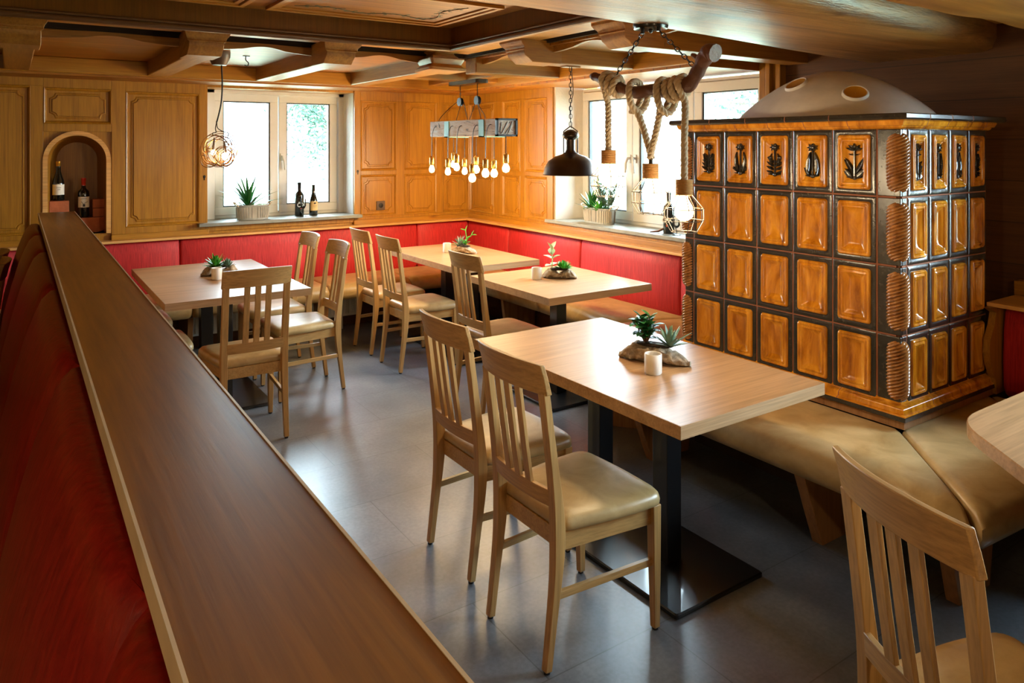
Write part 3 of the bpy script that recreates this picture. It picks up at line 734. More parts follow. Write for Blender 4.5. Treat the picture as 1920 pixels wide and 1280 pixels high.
chairs = [  # x, y, heading, label
    (1.39, 2.03, 0, 'foremost beech chair, its back to the camera, at the large near table'),
    (1.44, 2.575, 0, 'second beech chair at the near table, just behind the foremost one'),
    (2.375, 4.01, 0, 'single beech chair at the small middle table before the red corner bench'),
    (2.325, 5.05, 0, 'nearer of the two chairs drawn up to the table in the corner'),
    (2.335, 5.60, 0, 'farther of the two chairs at the corner table, next to the wall bench'),
    (1.12, 4.18, 90, 'chair at the near end of the left table, seen squarely from behind'),
    (1.862, 4.965, 180, 'nearer chair on the aisle side of the left table, facing the partition'),
    (1.852, 5.53, 180, 'farther chair on the aisle side of the left table, by the wall bench'),
    (.44, 4.93, 0, 'tan chair seat showing behind the partition cap, the nearer of two'),
    (.44, 5.62, 0, 'tan chair seat showing behind the partition cap, the farther of two'),
    (1.515, .80, -21, 'chair cut off by the lower right corner of the picture, at the round-cornered table'),
    (-.075, 5.28, 180, 'nearer chair top peeping out left of the red bench back'),
    (-.085, 5.72, 180, 'farther chair top at the left picture edge before the wall bench')]
for i, (x, y, a, lb) in enumerate(chairs):
    c = chair if i == 0 else copy_tree(chair)
    c.location = (x, y, 0); c.rotation_euler.z = math.radians(a); c['label'] = lb

# ------------------------------------------------------------------ tables
def table(loc, hx, hy, cols, phx, phy, label, top='table'):
    r = thing('dining_table', (loc[0], loc[1], 0), label, 'table')
    m = MB(); m.box(-hx, hx, -hy, hy, .722, .76)
    o = m.build('tabletop', top, r, bevel=.0015, seg=1)
    m = MB()
    for q in ((-hx - .001, hx + .001, -hy - .001, -hy + .001), (-hx - .001, hx + .001, hy - .001, hy + .001), (-hx - .001, -hx + .001, -hy, hy), (hx - .001, hx + .001, -hy, hy)):
        m.box(*q, .7155, .7592)
    m.build('edge_band', 'tedge', o)
    m = MB(); m.box(-hx + .002, hx - .002, -hy + .002, hy - .002, .7155, .7225); m.build('underside', 'tedge', o)
    for y in cols:
        m = MB(); m.box(-.04, .04, y - .04, y + .04, .02, .70); m.build('column', 'black', r, bevel=.004)
        m = MB(); m.box(-.12, .12, y - .12, y + .12, .70, .7155); m.build('mounting_plate', 'black', r)
    m = MB(); o = roundpoly([(-phx, -phy), (phx, -phy), (phx, phy), (-phx, phy)], .01, 2)
    m.layers(o, [(0, .004), (0, .016), (.004, .021)]); m.build('base_plate', 'black', r)
    m = MB()
    for sx in (-1, 1):
        for sy in (-1, 1): m.lathe([(.012, 0), (.014, .004)], (sx * (phx - .03), sy * (phy - .03), 0), 10, cap=True)
    m.build('floor_glide', 'chrome', r)
    return r
table((2.15, 2.29), .385, .635, (-.2, .2), .235, .475, 'large oak-topped table in front, two black columns on one steel plate')
table((3.0, 3.90), .41, .45, (0,), .23, .25, 'small square oak table on a single black column before the red bench')
table((3.03, 5.26), .37, .60, (-.2, .2), .235, .47, 'oak-topped table standing deep in the corner under the beam lamp')
table((1.13, 5.235), .417, .70, (-.28, .28), .25, .48, 'oak-topped table at the left under the wire ring lamp')
# round-cornered table at the right edge
r = thing('round_cornered_table', (2.9, .5, 0), 'oak table with rounded corners cut off by the right picture edge', 'table')
o = roundpoly([(3.55, 1.195), (2.56, 1.195), (2.08, .62), (2.08, -.2), (3.2, -.5), (3.55, -.3)], [.1, .13, .2, .3, .3, .2], 6)
m = MB(); m.layers(o, [(.002, .716), (0, .718), (0, .757), (.003, .76)]); m.build('tabletop', 'table', r, world=True)
m = MB(); m.box(2.75, 2.83, .3, .38, .02, .71); m.build('column', 'black', r, world=True, bevel=.004)
m = MB(); m.box(2.52, 3.06, .06, .6, .004, .02); m.build('base_plate', 'black', r, world=True, bevel=.004)

# ------------------------------------------------------------------ tiled stove
SX = 3.106; SY = 1.675
st = thing('tiled_stove', (3.5, 2.28, .47), 'big tiled stove with amber panels in black frames and a grey domed top', 'stove')
m = MB(); m.box(SX + .012, 3.865, SY + .012, 2.885, .50, 1.74); m.build('stove_body', 'grout', st, world=True)
ROW = [1.725 - .2935 * k for k in range(5)]
FY = [2.817 - .2078 * k for k in range(6)]
SXs = [3.16 + .1765 * k for k in range(5)]
def rr(cx, cz, hx, hz, r, w, seg=3):
    pts = []
    for sx, sz, a0 in ((1, 1, 0), (-1, 1, PI/2), (-1, -1, PI), (1, -1, 3*PI/2)):
        for k in range(seg + 1):
            a = a0 + PI/2 * k / seg; pts.append((cx + sx * (hx - r) + r * math.cos(a), cz + sz * (hz - r) + r * math.sin(a), w))
    return pts
def tile(mb, u0, u1, v0, v1):
    g = .0032; cx = (u0+u1)/2; cz = (v0+v1)/2; hx = (u1-u0)/2 - g; hz = (v1-v0)/2 - g
    def L(i, w, r=None): return rr(cx, cz, hx - i, hz - i, max(.002, .006 if r is None else r), w)
    mb.loft([L(0, -.012, .002), L(0, .001, .002), L(.003, .003, .003), L(.021, .003, .01), L(.023, .001, .012)], 0, cap0=False, cap1=False)
    mb.loft([L(.023, .001, .012), L(.025, .007, .012), L(.029, .011, .012), L(.034, .010, .010), L(.038, .006, .008), L(.041, .0065, .008), L(.045, .010, .008), L(.049, .0095, .006), L(.052, .004, .005),
             L(.056, .003, .004), L(.064, -.006, .01), L(.075, -.0105, .012)], 1, cap0=False, cap1=True)
def beads(mb, u0, u1, v0, v1):
    i = .0475; z = v0 + i
    while z < v1 - i:
        for u in (u0 + i, u1 - i): mb.ball((u, z, .0105), .0019, 5, 3, 1)
        z += .0085
xfF = lambda p: (SX - p[2], p[0], p[1])
xfS = lambda p: (p[0], SY - p[2], p[1])
def tiled(name, xf, cuts):
    m = MB(); m.xf = xf
    for a, c in zip(cuts, cuts[1:]):
        for z1, z0 in zip(ROW, ROW[1:]):
            tile(m, min(a, c), max(a, c), z0, z1); beads(m, min(a, c), max(a, c), z0, z1)
    m.build(name, ['blackglaze', 'amber'], st, smooth=50, world=True)
    g = MB(); g.xf = xf; lo, hi = min(cuts[0], cuts[-1]), max(cuts[0], cuts[-1])
    for u in cuts: g.box(u - .0036, u + .0036, ROW[-1], ROW[0], -.012, -.001)
    for v in ROW: g.box(lo, hi, v - .0036, v + .0036, -.0118, -.0012)
    g.build('grout', 'grout', st, world=True)
tiled('front_tiles', xfF, FY)
tiled('side_tiles', xfS, SXs)
# flower reliefs on the top row
def petal(mb, x, z, a, L, wd, mi=0, h=.0125, bend=0):
    n = 6; rings = []; w0 = -.0085
    for i in range(n + 1):
        u = i / n; k = math.sin(PI * min(.97, max(.04, u)) ** .8) ; aa = a + bend * u
        px = x + L * u * math.cos(aa); pz_ = z + L * u * math.sin(aa); nx, nz = -math.sin(aa), math.cos(aa); ww = wd * k
        rings.append([(px + nx * ww, pz_ + nz * ww, w0), (px + nx * ww * .6, pz_ + nz * ww * .6, w0 + h), (px, pz_, w0 + h * .7), (px - nx * ww * .6, pz_ - nz * ww * .6, w0 + h), (px - nx * ww, pz_ - nz * ww, w0)])
    mb.loft(rings, mi)
def flower(xf, cx, cz, kind, s=1.0):
    m = MB(); m.xf = lambda p: xf((cx + (p[0]) * s * 1.25, cz + p[1] * .98 + .002, p[2]))
    b0 = -.078
    m.box(-.0022, .0022, b0, .05, -.0105, .001)
    for sg in (-1, 1):
        c = PI/2
        if kind == 0:
            for k in range(5): petal(m, sg*.006, b0 + .012 + .016*k, c - sg*(.9 - .1*k), .042 - .002*k, .008)
            petal(m, sg*.008, b0 + .03, c - sg*.28, .075, .008)
        elif kind == 1:
            petal(m, sg*.012, b0 + .015, c - sg*.35, .10, .009, bend=sg*.3); petal(m, sg*.012, b0 + .01, c - sg*.75, .055, .008); petal(m, sg*.004, b0 + .01, c - sg*.25, .06, .005)
        elif kind == 2:
            for k in range(4): petal(m, sg*.005, b0 + .008 + .018*k, c - sg*(1.1 - .12*k), .04, .008)
            m.ball((sg*.022, .01, -.004), .011, 8, 6, 0, (1, 1, .7)); petal(m, sg*.01, b0 + .05, c - sg*.55, .06, .007, bend=sg*.5)
        elif kind == 3:
            petal(m, sg*.018, b0 + .004, c + sg*.05 - sg*.12, .115, .014, bend=sg*.15); petal(m, sg*.01, b0, c - sg*.5, .05, .01)
        else:
            petal(m, sg*.004, b0 + .02, c - sg*.42, .095, .011); petal(m, sg*.008, b0, c - sg*.6, .062, .016); petal(m, sg*.002, .028, c - sg*1.2, .02, .004)
        petal(m, 0, b0 + .004, c - sg*1.5, .03, .006)
    if kind == 4:
        for a in (.35, .9, PI/2, PI - .9, PI - .35): petal(m, 0, .05, a, .032, .008)
    else:
        for k in range(7): petal(m, 0, .062, 2*PI*k/7, .021, .009, h=.014)
        m.ball((0, .062, -.002), .012, 10, 6, 0, (1, 1, .7))
    m.ball((0, b0 + .004, -.003), .011, 8, 5, 0, (1, 1, .6))
    m.build('flower_relief', 'blackglaze', st, smooth=50, world=True)
for k in range(5): flower(xfF, (FY[k] + FY[k+1]) / 2, (ROW[0] + ROW[1]) / 2, k)
for k in range(4): flower(xfS, (SXs[k] + SXs[k+1]) / 2, (ROW[0] + ROW[1]) / 2, (4, 1, 3, 2)[k], .88)
# twisted corner columns on black corner pieces
def rope_corner(cx, cyy, dirx, diry, z1, z0, hand=1):
    m = MB(); H = z1 - z0; n = 64; N = 108; rings = []
    for j in range(N + 1):
        u = j / N; z = z0 + .016 + (H - .032) * u
        env = max(.05, 1 - abs(2 * u - 1) ** 7) ** .5
        ring = []
        for k in range(n):
            a = 2 * PI * k / n; rad = .046 * env * (.80 + .22 * abs(math.sin(.5 * (hand * a * 8 + u * 2 * PI * 18))) ** .8)
            ring.append((cx + rad * math.cos(a), cyy + rad * math.sin(a), z))
        rings.append(ring)
    m.loft(rings); m.build('twisted_column', 'brownglaze', st, smooth=50, world=True)
for k in range(4):
    rope_corner(SX + .022, SY + .022, -1, -1, ROW[k], ROW[k+1], -1)
    rope_corner(SX + .024, 2.866, -1, 1, ROW[k], ROW[k+1], -1)
g = .0035
def bit(nm, mat, *q, bev=0): m = MB(); m.box(*q); m.build(nm, mat, st, world=True, bevel=bev)
for z1, z0 in zip(ROW, ROW[1:]):
    for q in ((SX - .001, SX + .014, SY - .001, FY[5] - g), (SX + .0145, SXs[0] - g, SY - .001, SY + .014), (SX - .001, SX + .03, FY[0] + g, 2.879), (SX + .02, 3.86, 2.88, 2.892)):
        bit('corner_tile', 'blackglaze', *q, z0 + g, z1 - g, bev=.004)
for q in ((SX + .003, SX + .02, SY + .02, FY[5]), (SX + .02, SXs[0], SY + .003, SY + .02), (SX + .003, SX + .02, FY[0], 2.88)): bit('grout', 'grout', *q, .55, 1.73)
def ringprof(name, prof, mat, joints=None):
    """profile (out, z) swept along front and side of the stove"""
    m = MB(); path = [(3.87, 2.89, 0, 1), (SX, 2.89, -1, 1), (SX, SY, -1, -1), (3.89, SY, 1, -1)]
    rings = [[(x + sx * o_, y + sy * o_, z) for o_, z in prof] for x, y, sx, sy in path]
    m.loft(rings); return m.build(name, mat, st, smooth=40, world=True)
PR_C = [(0, 1.722), (.008, 1.726), (.012, 1.735), (.02, 1.737), (.024, 1.745), (.028, 1.756), (.045, 1.760), (0, 1.760)]
PR_T = [(0, 1.758), (.052, 1.760), (.058, 1.768), (.056, 1.784), (.05, 1.788), (-.05, 1.789), (-.05, 1.758)]
PR_B = [(0, .57), (.004, .56), (.022, .553), (.028, .545), (.03, .53), (.04, .527), (.042, .522), (0, .522)]
ringprof('cornice_moulding', PR_C, 'amber')
ringprof('top_slab', PR_T, 'blackglaze')
ringprof('base_moulding', PR_B, 'amber')
ringprof('base_tiles', [(0, .524), (.044, .522), (.046, .505), (.04, .501), (0, .501)], 'blackglaze')
m = MB(); m.box(SX - .03, 3.88, SY - .032, 2.91, .468, .503); m.build('wooden_plinth', 'benchleg', st, world=True)
def joints(name, prof, ys, xs):
    for y in ys:
        m = MB(); m.loft([[(SX - o_ - .001 if o_ > 0 else SX, y + s_, z) for o_, z in prof] for s_ in (-.0018, .0018)]); m.build(name, 'grout', st, world=True)
    for x in xs:
        m = MB(); m.loft([[(x + s_, SY - o_ - .001 if o_ > 0 else SY, z) for o_, z in prof] for s_ in (-.0018, .0018)]); m.build(name, 'grout', st, world=True)
joints('cornice_joint', PR_C, (2.72, 2.52, 2.32, 2.12, 1.90), (3.28, 3.46, 3.64, 3.82))
joints('slab_joint', PR_T, (2.66, 2.43, 2.20, 1.97), (3.24, 3.43, 3.62))
joints('base_joint', PR_B, (2.60, 2.38, 2.16, 1.94), (3.32, 3.56))
m = MB(); m.box(SX + .0, 3.87, SY + .0, 2.89, 1.758, 1.7885); m.build('top_plate', 'blackglaze', st, world=True)
# plaster dome
def dome_z(x, y):
    a = (x - 3.50) / .40; bb = (y - 2.245) / (.50)
    q = math.sqrt(a * a + bb * bb)
    return 1.786 + .245 * (max(0, math.cos(min(1, q) * PI / 2)) ** .85)
m = MB(); nr, na = 18, 56; rings = []
for j in range(1, nr + 1):
    rings.append([(3.50 + .40 * (j / nr) * math.cos(a), 2.245 + .50 * (j / nr) * math.sin(a), dome_z(3.5 + .4 * (j/nr) * math.cos(a), 2.245 + .5 * (j/nr) * math.sin(a))) for a in (2*PI*k/na for k in range(na))])
m.loft(rings, cap0=True, cap1=False); dm = m.build('plaster_dome', 'domeplaster', st, smooth=60, world=True)
for (x, y) in ((3.285, 2.30), (3.285, 1.985)):
    z = dome_z(x, y); e = .004
    nx = Vector((-(dome_z(x+e, y) - dome_z(x-e, y)) / (2*e), -(dome_z(x, y+e) - dome_z(x, y-e)) / (2*e), 1)).normalized()
    R = nx.to_track_quat('Z', 'Y').to_matrix()
    m = MB(); m.xf = lambda p, R=R, c=Vector((x, y, z)) : c + R @ Vector((p[0], p[1], p[2]))
    m.lathe([(.001, .003), (.023, .004), (.041, .006), (.050, .008)], n=24); m.build('amber_glass_eye', 'amberglass', dm, smooth=60, world=True)
    m = MB(); m.xf = lambda p, R=R, c=Vector((x, y, z)) : c + R @ Vector((p[0], p[1], p[2]))
    m.lathe([(.049, .0), (.050, .010), (.054, .011), (.059, .003), (.060, -.004)], n=24); m.build('eye_rim', 'domeplaster', dm, smooth=60, world=True)

# ------------------------------------------------------------------ rope and branch lamp
LX = 2.15
br_pts = curve_pts([(LX, 2.55, 1.962), (LX, 2.52, 1.955), (LX, 2.457, 1.935), (LX, 2.361, 1.898), (LX, 2.263, 1.872), (LX, 2.177, 1.878), (LX, 2.108, 1.866), (LX, 2.029, 1.874), (LX, 1.972, 1.889), (LX, 1.932, 1.93), (LX, 1.90, 1.975), (LX, 1.875, 1.998), (LX, 1.845, 1.993)], 5)
def br_at(y):
    p = min(br_pts, key=lambda q: abs(q.y - y)); return p
rl = thing('rope_lamp', (LX, 2.18, 2.14), 'pendant lamp of a knotty branch with three caged bulbs on thick ropes', 'lamp')
m = MB(); m.lathe([(.0, 0), (.035, -.012), (.05, -.02), (.068, -.026), (.072, -.012), (.070, 0)], (LX, 2.18, 2.15), 28); m.ball((LX, 2.18, 2.118), .01, 10, 6)
for dy in (-.045, .045): m.tube([(LX, 2.18 + dy, 2.135), (LX, 2.18 + dy, 2.11)], .008, 8)
m.build('ceiling_rose', 'black', rl, smooth=50, world=True)
m = MB(); rad = []
N = len(br_pts)
for i in range(N):
    u = i / (N - 1); q = .020 + .011 * u + .009 * mn.noise(Vector((u * 16, 3, 1)))
    if i < 4: q *= .6 + .1 * i
    if u > .9: q += .004 * math.sin((u - .9) / .1 * PI * .7)
    rad.append(q)
m.tube(br_pts, rad, 12)
kp = br_at(1.905); m.tube([kp, kp + Vector((-.01, .035, .025)), kp + Vector((-.012, .045, .03))], [.012, .01, .006], 8)
m.build('branch', 'branch', rl, smooth=60, world=True)
def chain(p0, p1, link=.03, w=.0075, r=.0022, mb=None, sag=.0):
    m = mb or MB(); p0 = Vector(p0); p1 = Vector(p1); L = (p1 - p0).length; n = max(2, round(L / (link * .78))); d = (p1 - p0).normalized()
    s1 = d.orthogonal().normalized(); s2 = d.cross(s1)
    for i in range(n):
        c = p0.lerp(p1, (i + .5) / n); s_ = s1 if i % 2 else s2; ring = []
        for k in range(12):
            a = 2*PI*k/12; ring.append(c + d * (math.cos(a) * link/2 * .95) + s_ * (math.copysign(min(abs(math.sin(a)) * 1.25, 1), math.sin(a)) * w))
        m.tube(ring, r, 5, ring=True)
    return m
chain((LX, 2.225, 2.115), (LX, 2.386, 1.955)).build('chain', 'black', rl, smooth=60, world=True)
chain((LX, 2.135, 2.115), (LX, 1.952, 1.955)).build('chain', 'black', rl, smooth=60, world=True)
def rope(pts, R=.0145, pitch=.058):
    P = [Vector(p) for p in pts]; out = [P[0]]
    for a, c in zip(P, P[1:]):
        n = max(1, round((c - a).length / .006))
        for k in range(1, n + 1): out.append(a.lerp(c, k / n))
    N = len(out); s = 0; up = None; strands = [[], [], []]
    for i, p in enumerate(out):
        tn = (out[min(i+1, N-1)] - out[max(i-1, 0)]).normalized()
        if up is None: up = tn.orthogonal().normalized()
        up = (up - tn * up.dot(tn)).normalized(); sd = tn.cross(up)
        if i: s += (p - out[i-1]).length
        for k in range(3):
            a = 2*PI*(s / pitch + k / 3); strands[k].append(p + (up * math.cos(a) + sd * math.sin(a)) * R * .5)
    m = MB()
    for q in strands: m.tube(q, R * .56, 6)
    return m
def wrap(y0, y1, turns, a0, extra=.004, drop=0):
    out = []; n = int(turns * 12)
    for i in range(n + 1):
        u = i / n; y = y0 + (y1 - y0) * u; c = br_at(y); a = a0 + 2*PI*turns*u; rr_ = .024 + .0155 + extra
        out.append((c.x + rr_ * math.cos(a), y, c.z + rr_ * math.sin(a) - drop * max(0, -math.sin(a))))
    return out
ropeA = curve_pts(wrap(2.36, 2.437, 2.25, PI/2, .000) + [(LX + .0, 2.44, 1.84), (LX, 2.438, 1.74), (LX, 2.436, 1.61)], 2)
rope(ropeA).build('rope', 'rope', rl, smooth=60, world=True)
ropeB = curve_pts([(LX + .01, 2.185, 1.60), (LX + .005, 2.225, 1.72), (LX - .01, 2.255, 1.80)] + wrap(2.29, 2.24, 1.25, -PI/2, .006, .035), 2)
rope(ropeB).build('rope', 'rope', rl, smooth=60, world=True)
ropeB = curve_pts([(LX - .01, 2.175, 1.60), (LX - .005, 2.14, 1.72), (LX - .01, 2.115, 1.80)] + wrap(2.13, 2.08, 1.25, -PI/2, .008, .04), 2)
rope(ropeB).build('rope', 'rope', rl, smooth=60, world=True)
ropeC = curve_pts(wrap(2.072, 1.995, 2.25, PI/2, .000) + [(LX, 1.995, 1.82), (LX, 1.998, 1.70), (LX, 1.999, 1.50)], 2)
rope(ropeC).build('rope', 'rope', rl, smooth=60, world=True)
def caged(y, zt):
    c = Vector((LX, y, zt))
    m = MB()
    prof = []
    for k in range(12): z = -.06 * k / 12; prof += [(.0315, z), (.034, z - .0025), (.0315, z - .005)]
    m.lathe([(.0, 0.001)] + prof + [(.0, -.061)], c, 20); col = m.build('twine_collar', 'twine', rl, smooth=70, world=True)
    m = MB(); lv = [(.03, -.058), (.076, -.113), (.076, -.157), (.05, -.202)]
    pts = [[c + Vector((r_ * math.cos(2*PI*k/8 + .2), r_ * math.sin(2*PI*k/8 + .2), z)) for k in range(8)] for r_, z in lv]
    for k in range(8):
        for a, d in zip(pts, pts[1:]): m.tube([a[k], d[k]], .0016, 5)
    for p in pts[1:]:
        for k in range(8): m.tube([p[k], p[(k+1) % 8]], .0016, 5)
    m.build('wire_cage', 'cagewire', rl, world=True)
    m = MB(); m.lathe([(.013, -.058), (.016, -.075), (.030, -.10), (.036, -.122), (.033, -.142), (.018, -.156), (.001, -.16)], c, 20); m.build('bulb', 'bulb', rl, smooth=70, world=True)
m = MB(); m.tube([(LX, 2.18, 1.60), (LX, 2.18, 1.57)], .009, 8); m.build('rope_coupling', 'black', rl, world=True)
caged(2.436, 1.632); caged(2.18, 1.578); caged(1.999, 1.521)

# ------------------------------------------------------------------ beam lamp in the corner
bl = thing('beam_lamp', (3.045, 5.1, 2.17), 'hanging weathered wooden beam with ten bare glowing bulbs over the corner table', 'lamp')
t = NT('weathered_beam'); f = t.noise(t.coord((14, 2.2, 14)), 1.5, 7, .7, 1.5)
M['wbeam'] = t.set(t.ramp(f, [(.36, lin('2c241e')), (.42, lin('8d7664')), (.6, lin('a4968a')), (.75, lin('7fa0a0'))]), .8); t.bump(f, .8, .01)
M['teal'] = plain('teal_strap', '5f8f88', .6, var=.3)
m = MB(); m.box(2.95, 3.135, 4.582, 5.62, 1.715, 1.845); m.build('wooden_beam', 'wbeam', bl, world=True, bevel=.006)
m = MB()
for y in (5.32, 4.78):
    m.box(2.942, 3.143, y - .035, y + .035, 1.708, 1.717); m.box(2.942, 2.951, y - .035, y + .035, 1.708, 1.84); m.box(3.134, 3.143, y - .035, y + .035, 1.708, 1.84)
m.build('strap', 'teal', bl, world=True)
m = MB(); z0, z1 = 1.713, 1.847
m.box(2.948, 3.137, 4.572, 4.59, z0, z0 + .014); m.box(2.948, 3.137, 4.572, 4.59, z1 - .014, z1); m.box(2.948, 2.965, 4.572, 4.59, z0, z1); m.box(3.12, 3.137, 4.572, 4.59, z0, z1)
for a, c in (((2.985, 1.74), (2.995, 1.82)), ((3.0, 1.735), (3.05, 1.82)), ((3.06, 1.74), (3.09, 1.825)), ((3.03, 1.735), (3.085, 1.80))): m.tube([(a[0], 4.58, a[1]), (c[0], 4.58, c[1])], .0025, 5)
m.build('end_frame', 'iron', bl, world=True)
m = MB(); o = roundpoly([(2.99, 4.92), (3.1, 4.92), (3.1, 5.38), (2.99, 5.38)], .02, 2); m.prism(o, 2.135, 2.165); m.build('ceiling_plate', 'bronze', bl, world=True)
for y in (5.27, 5.0):
    m = MB(); m.tube([(3.045, y, 2.135), (3.045, y, 2.03)], .0035, 6); m.lathe([(.0, -.013), (.034, -.013), (.034, -.009), (.022, -.006), (.022, .006), (.034, .009), (.034, .013), (.0, .013)], (0, 0, 0), 20)
    n0 = len(m.v) - 8 * 20
    for k in range(n0, len(m.v)):
        p = m.v[k]; m.v[k] = Vector((3.045 + p.z, y + p.x, 2.0 + p.y))
    m.build('pulley', 'iron', bl, world=True, smooth=40)
m = MB()
for y, e in ((5.27, 5.5), (5.0, 4.72)):
    s_ = 1 if e > y else -1
    m.tube(curve_pts([(3.045, y + .03 * s_, 2.01), (3.0, y + .1 * s_, 1.95), (2.96, e - .03 * s_, 1.86), (2.945, e - .06 * s_, 1.79)], 5), .003, 5)
    m.tube([(3.06, y - .03 * s_, 2.0), (3.10, y - .03 * s_, 1.845)], .003, 5); m.tube([(3.045, y - .02 * s_, 2.0), (2.99, y - .03 * s_, 1.845)], .003, 5)
m.build('suspension_cable', 'iron', bl, world=True)
bulbs = [(2.93, 5.548, 1.437), (2.93, 5.27, 1.426), (2.93, 5.127, 1.465), (2.93, 4.887, 1.39), (2.93, 4.695, 1.434), (3.12, 5.513, 1.475), (3.12, 5.326, 1.424), (3.12, 5.142, 1.445), (3.12, 4.873, 1.423), (3.05, 4.60, 1.471)]
for i, (x, y, z) in enumerate(bulbs):
    m = MB()
    if i < 5: m.tube(curve_pts([(2.955, y - .05, 1.80), (2.935, y - .04, 1.795), (2.925, y - .02, 1.74), (x, y, 1.62), (x, y, z + .05)], 4), .003, 6)
    else: m.tube([(x, y, 1.72), (x, y, z + .05)], .003, 6)
    m.build('cord', 'iron', bl, world=True)
    m = MB(); m.lathe([(.0, .118), (.012, .116), (.018, .108), (.021, .104), (.021, .048), (.018, .04), (.0, .039)], (x, y, z), 12); m.build('socket', 'brass', bl, world=True, smooth=50)
    m = MB(); R = .024 if i in (0, 1, 2, 5, 6) else .029; m.lathe([(.0, .045), (.012, .043), (R * .95, .012), (R, 0), (R * .75, -R * .7), (.001, -R)], (x, y, z), 14); m.build('bulb', 'bulb2', bl, world=True, smooth=70)

# ------------------------------------------------------------------ enamel dome lamp
ml = thing('dome_lamp', (3.05, 3.83, 2.17), 'dark brown metal dome pendant lamp hanging on a chain over the small table', 'lamp')
c = (3.05, 3.83, 0)
m = MB(); m.lathe([(.181, 1.453), (.184, 1.458), (.181, 1.463), (.172, 1.50), (.145, 1.545), (.10, 1.576), (.055, 1.590), (.045, 1.60), (.045, 1.588), (.10, 1.568), (.142, 1.538), (.168, 1.497), (.177, 1.459)], c, 40); m.build('lamp_shade', 'bronze', ml, world=True, smooth=50)
m = MB(); m.lathe([(.05, 1.588), (.034, 1.605), (.030, 1.62), (.030, 1.685), (.036, 1.69), (.052, 1.70), (.056, 1.715), (.044, 1.735), (.02, 1.75), (.0, 1.753)], c, 28); m.build('lamp_neck', 'bronze', ml, world=True, smooth=50)
m = MB()
for a in (2.6, -.55):
    q = Vector((math.cos(a), math.sin(a), 0)); m.tube([Vector(c) + q * .046 + Vector((0, 0, z)) for z in (1.60, 1.74)], .004, 6); m.tube([Vector(c) + q * .046 + Vector((0, 0, 1.74)), Vector(c) + Vector((0, 0, 1.775))], .004, 6)
m.build('bracket', 'bronze', ml, world=True)
chain((3.05, 3.83, 2.16), (3.05, 3.83, 1.775), .034, .009, .0022).build('chain', 'iron', ml, world=True, smooth=60)
m = MB(); m.tube(curve_pts([(3.055, 3.83, 2.17), (3.068, 3.825, 2.0), (3.045, 3.83, 1.9), (3.055, 3.83, 1.76)], 6), .0025, 6); m.build('cord', 'iron', ml, world=True)
m = MB(); m.box(2.99, 3.11, 3.80, 3.86, 2.160, 2.172); m.build('ceiling_hook_plate', 'chrome', ml, world=True)
for q in ((0),): 
    m = MB(); m.ball((3.05, 3.83, 1.50), .028, 12, 8); m.build('bulb', 'bulb', ml, world=True, smooth=60)

# ------------------------------------------------------------------ ring lamp
rg = thing('ring_lamp', (1.15, 5.22, 2.27), 'small pendant lamp of tangled copper wire rings before the left window', 'lamp')
c = Vector((1.15, 5.2, 0))
m = MB(); m.lathe([(.0, 2.18), (.045, 2.183), (.05, 2.19), (.064, 2.225), (.07, 2.235), (.07, 2.275)], c, 20); m.build('ceiling_rose', 'brownplastic', rg, world=True, smooth=40)
m = MB()
m.tube(curve_pts([c + Vector(v) for v in ((.012, -.008, 2.19), (.016, -.01, 2.05), (.01, -.006, 1.93), (-.008, .006, 1.83), (-.016, .01, 1.80))], 6), .005, 8)
m.tube(curve_pts([c + Vector(v) for v in ((-.016, .01, 1.80), (-.022, .014, 1.76), (-.018, .012, 1.735), (-.036, .024, 1.73), (-.036, .024, 1.71))], 6), .0028, 6)
m.tube(curve_pts([c + Vector(v) for v in ((-.014, .01, 1.81), (-.010, .006, 1.765), (.02, -.014, 1.74), (.05, -.034, 1.73), (.045, -.03, 1.70))], 6), .0028, 6)
m.build('cord', 'iron', rg, world=True)
rnd = random.Random(5); Rv = Vector((.829, -.559, 0)); Fv = Vector((.559, .829, 0))
m = MB()
for (dx, dz, r0, cnt) in ((-.012, 1.615, .092, 4), (.008, 1.61, .075, 4), (.035, 1.57, .05, 5), (-.045, 1.565, .045, 5)):
    for k in range(cnt):
        rr_ = 1.28 * r0 * rnd.uniform(.85, 1.1); cc = c + Rv * (1.28 * dx + rnd.uniform(-.008, .008)) + Fv * rnd.uniform(-.05, .05) + Vector((0, 0, dz + rnd.uniform(-.012, .012)))
        tl = rnd.uniform(-.5, .5); az = rnd.uniform(-.5, .5)
        e1 = (Rv * math.cos(az) + Fv * math.sin(az)).normalized(); e2 = (Vector((0, 0, 1)) * math.cos(tl) + Fv * math.sin(tl)).normalized()
        m.tube([cc + e1 * rr_ * math.cos(a) + e2 * rr_ * math.sin(a) for a in (2*PI*j/32 for j in range(32))], .0025, 5, ring=True)
m.build('wire_rings', 'wirewarm', rg, world=True, smooth=60)
for (dx, z, r_) in ((-.04, 1.60, .018), (.042, 1.575, .026)):
    q = c + Rv * dx; m = MB(); m.tube([q + Vector((0, 0, z + .10)) - Rv * (.2 * dx), q + Vector((0, 0, z + .02))], [.006, .010], 8); m.build('socket', 'brownplastic', rg, world=True)
    m = MB(); m.ball(q + Vector((0, 0, z)), r_, 12, 8); m.build('bulb', 'bulb', rg, world=True, smooth=60)

# unseen lamps added for warm light on cap, cushions and chair backs
def drum(x, y, W_, lb):
    o = thing('added_lamp', (x, y, 2.0), lb, 'lamp')
    m = MB(); m.lathe([(.0, .27), (.09, .27), (.09, .24), (.16, .20), (.16, .10), (.155, .10), (.15, .19), (.0, .22)], n=28); m.build('lamp_shade', 'bronze', o, smooth=50)
    p = point('added_glow', (x, y, 2.04), W_, .08); return o
drum(.9, -1.0, 26, 'round warm lamp added unseen behind the camera'); drum(-1.6, .6, 24, 'round lamp added unseen left of the partition beyond the picture edge')

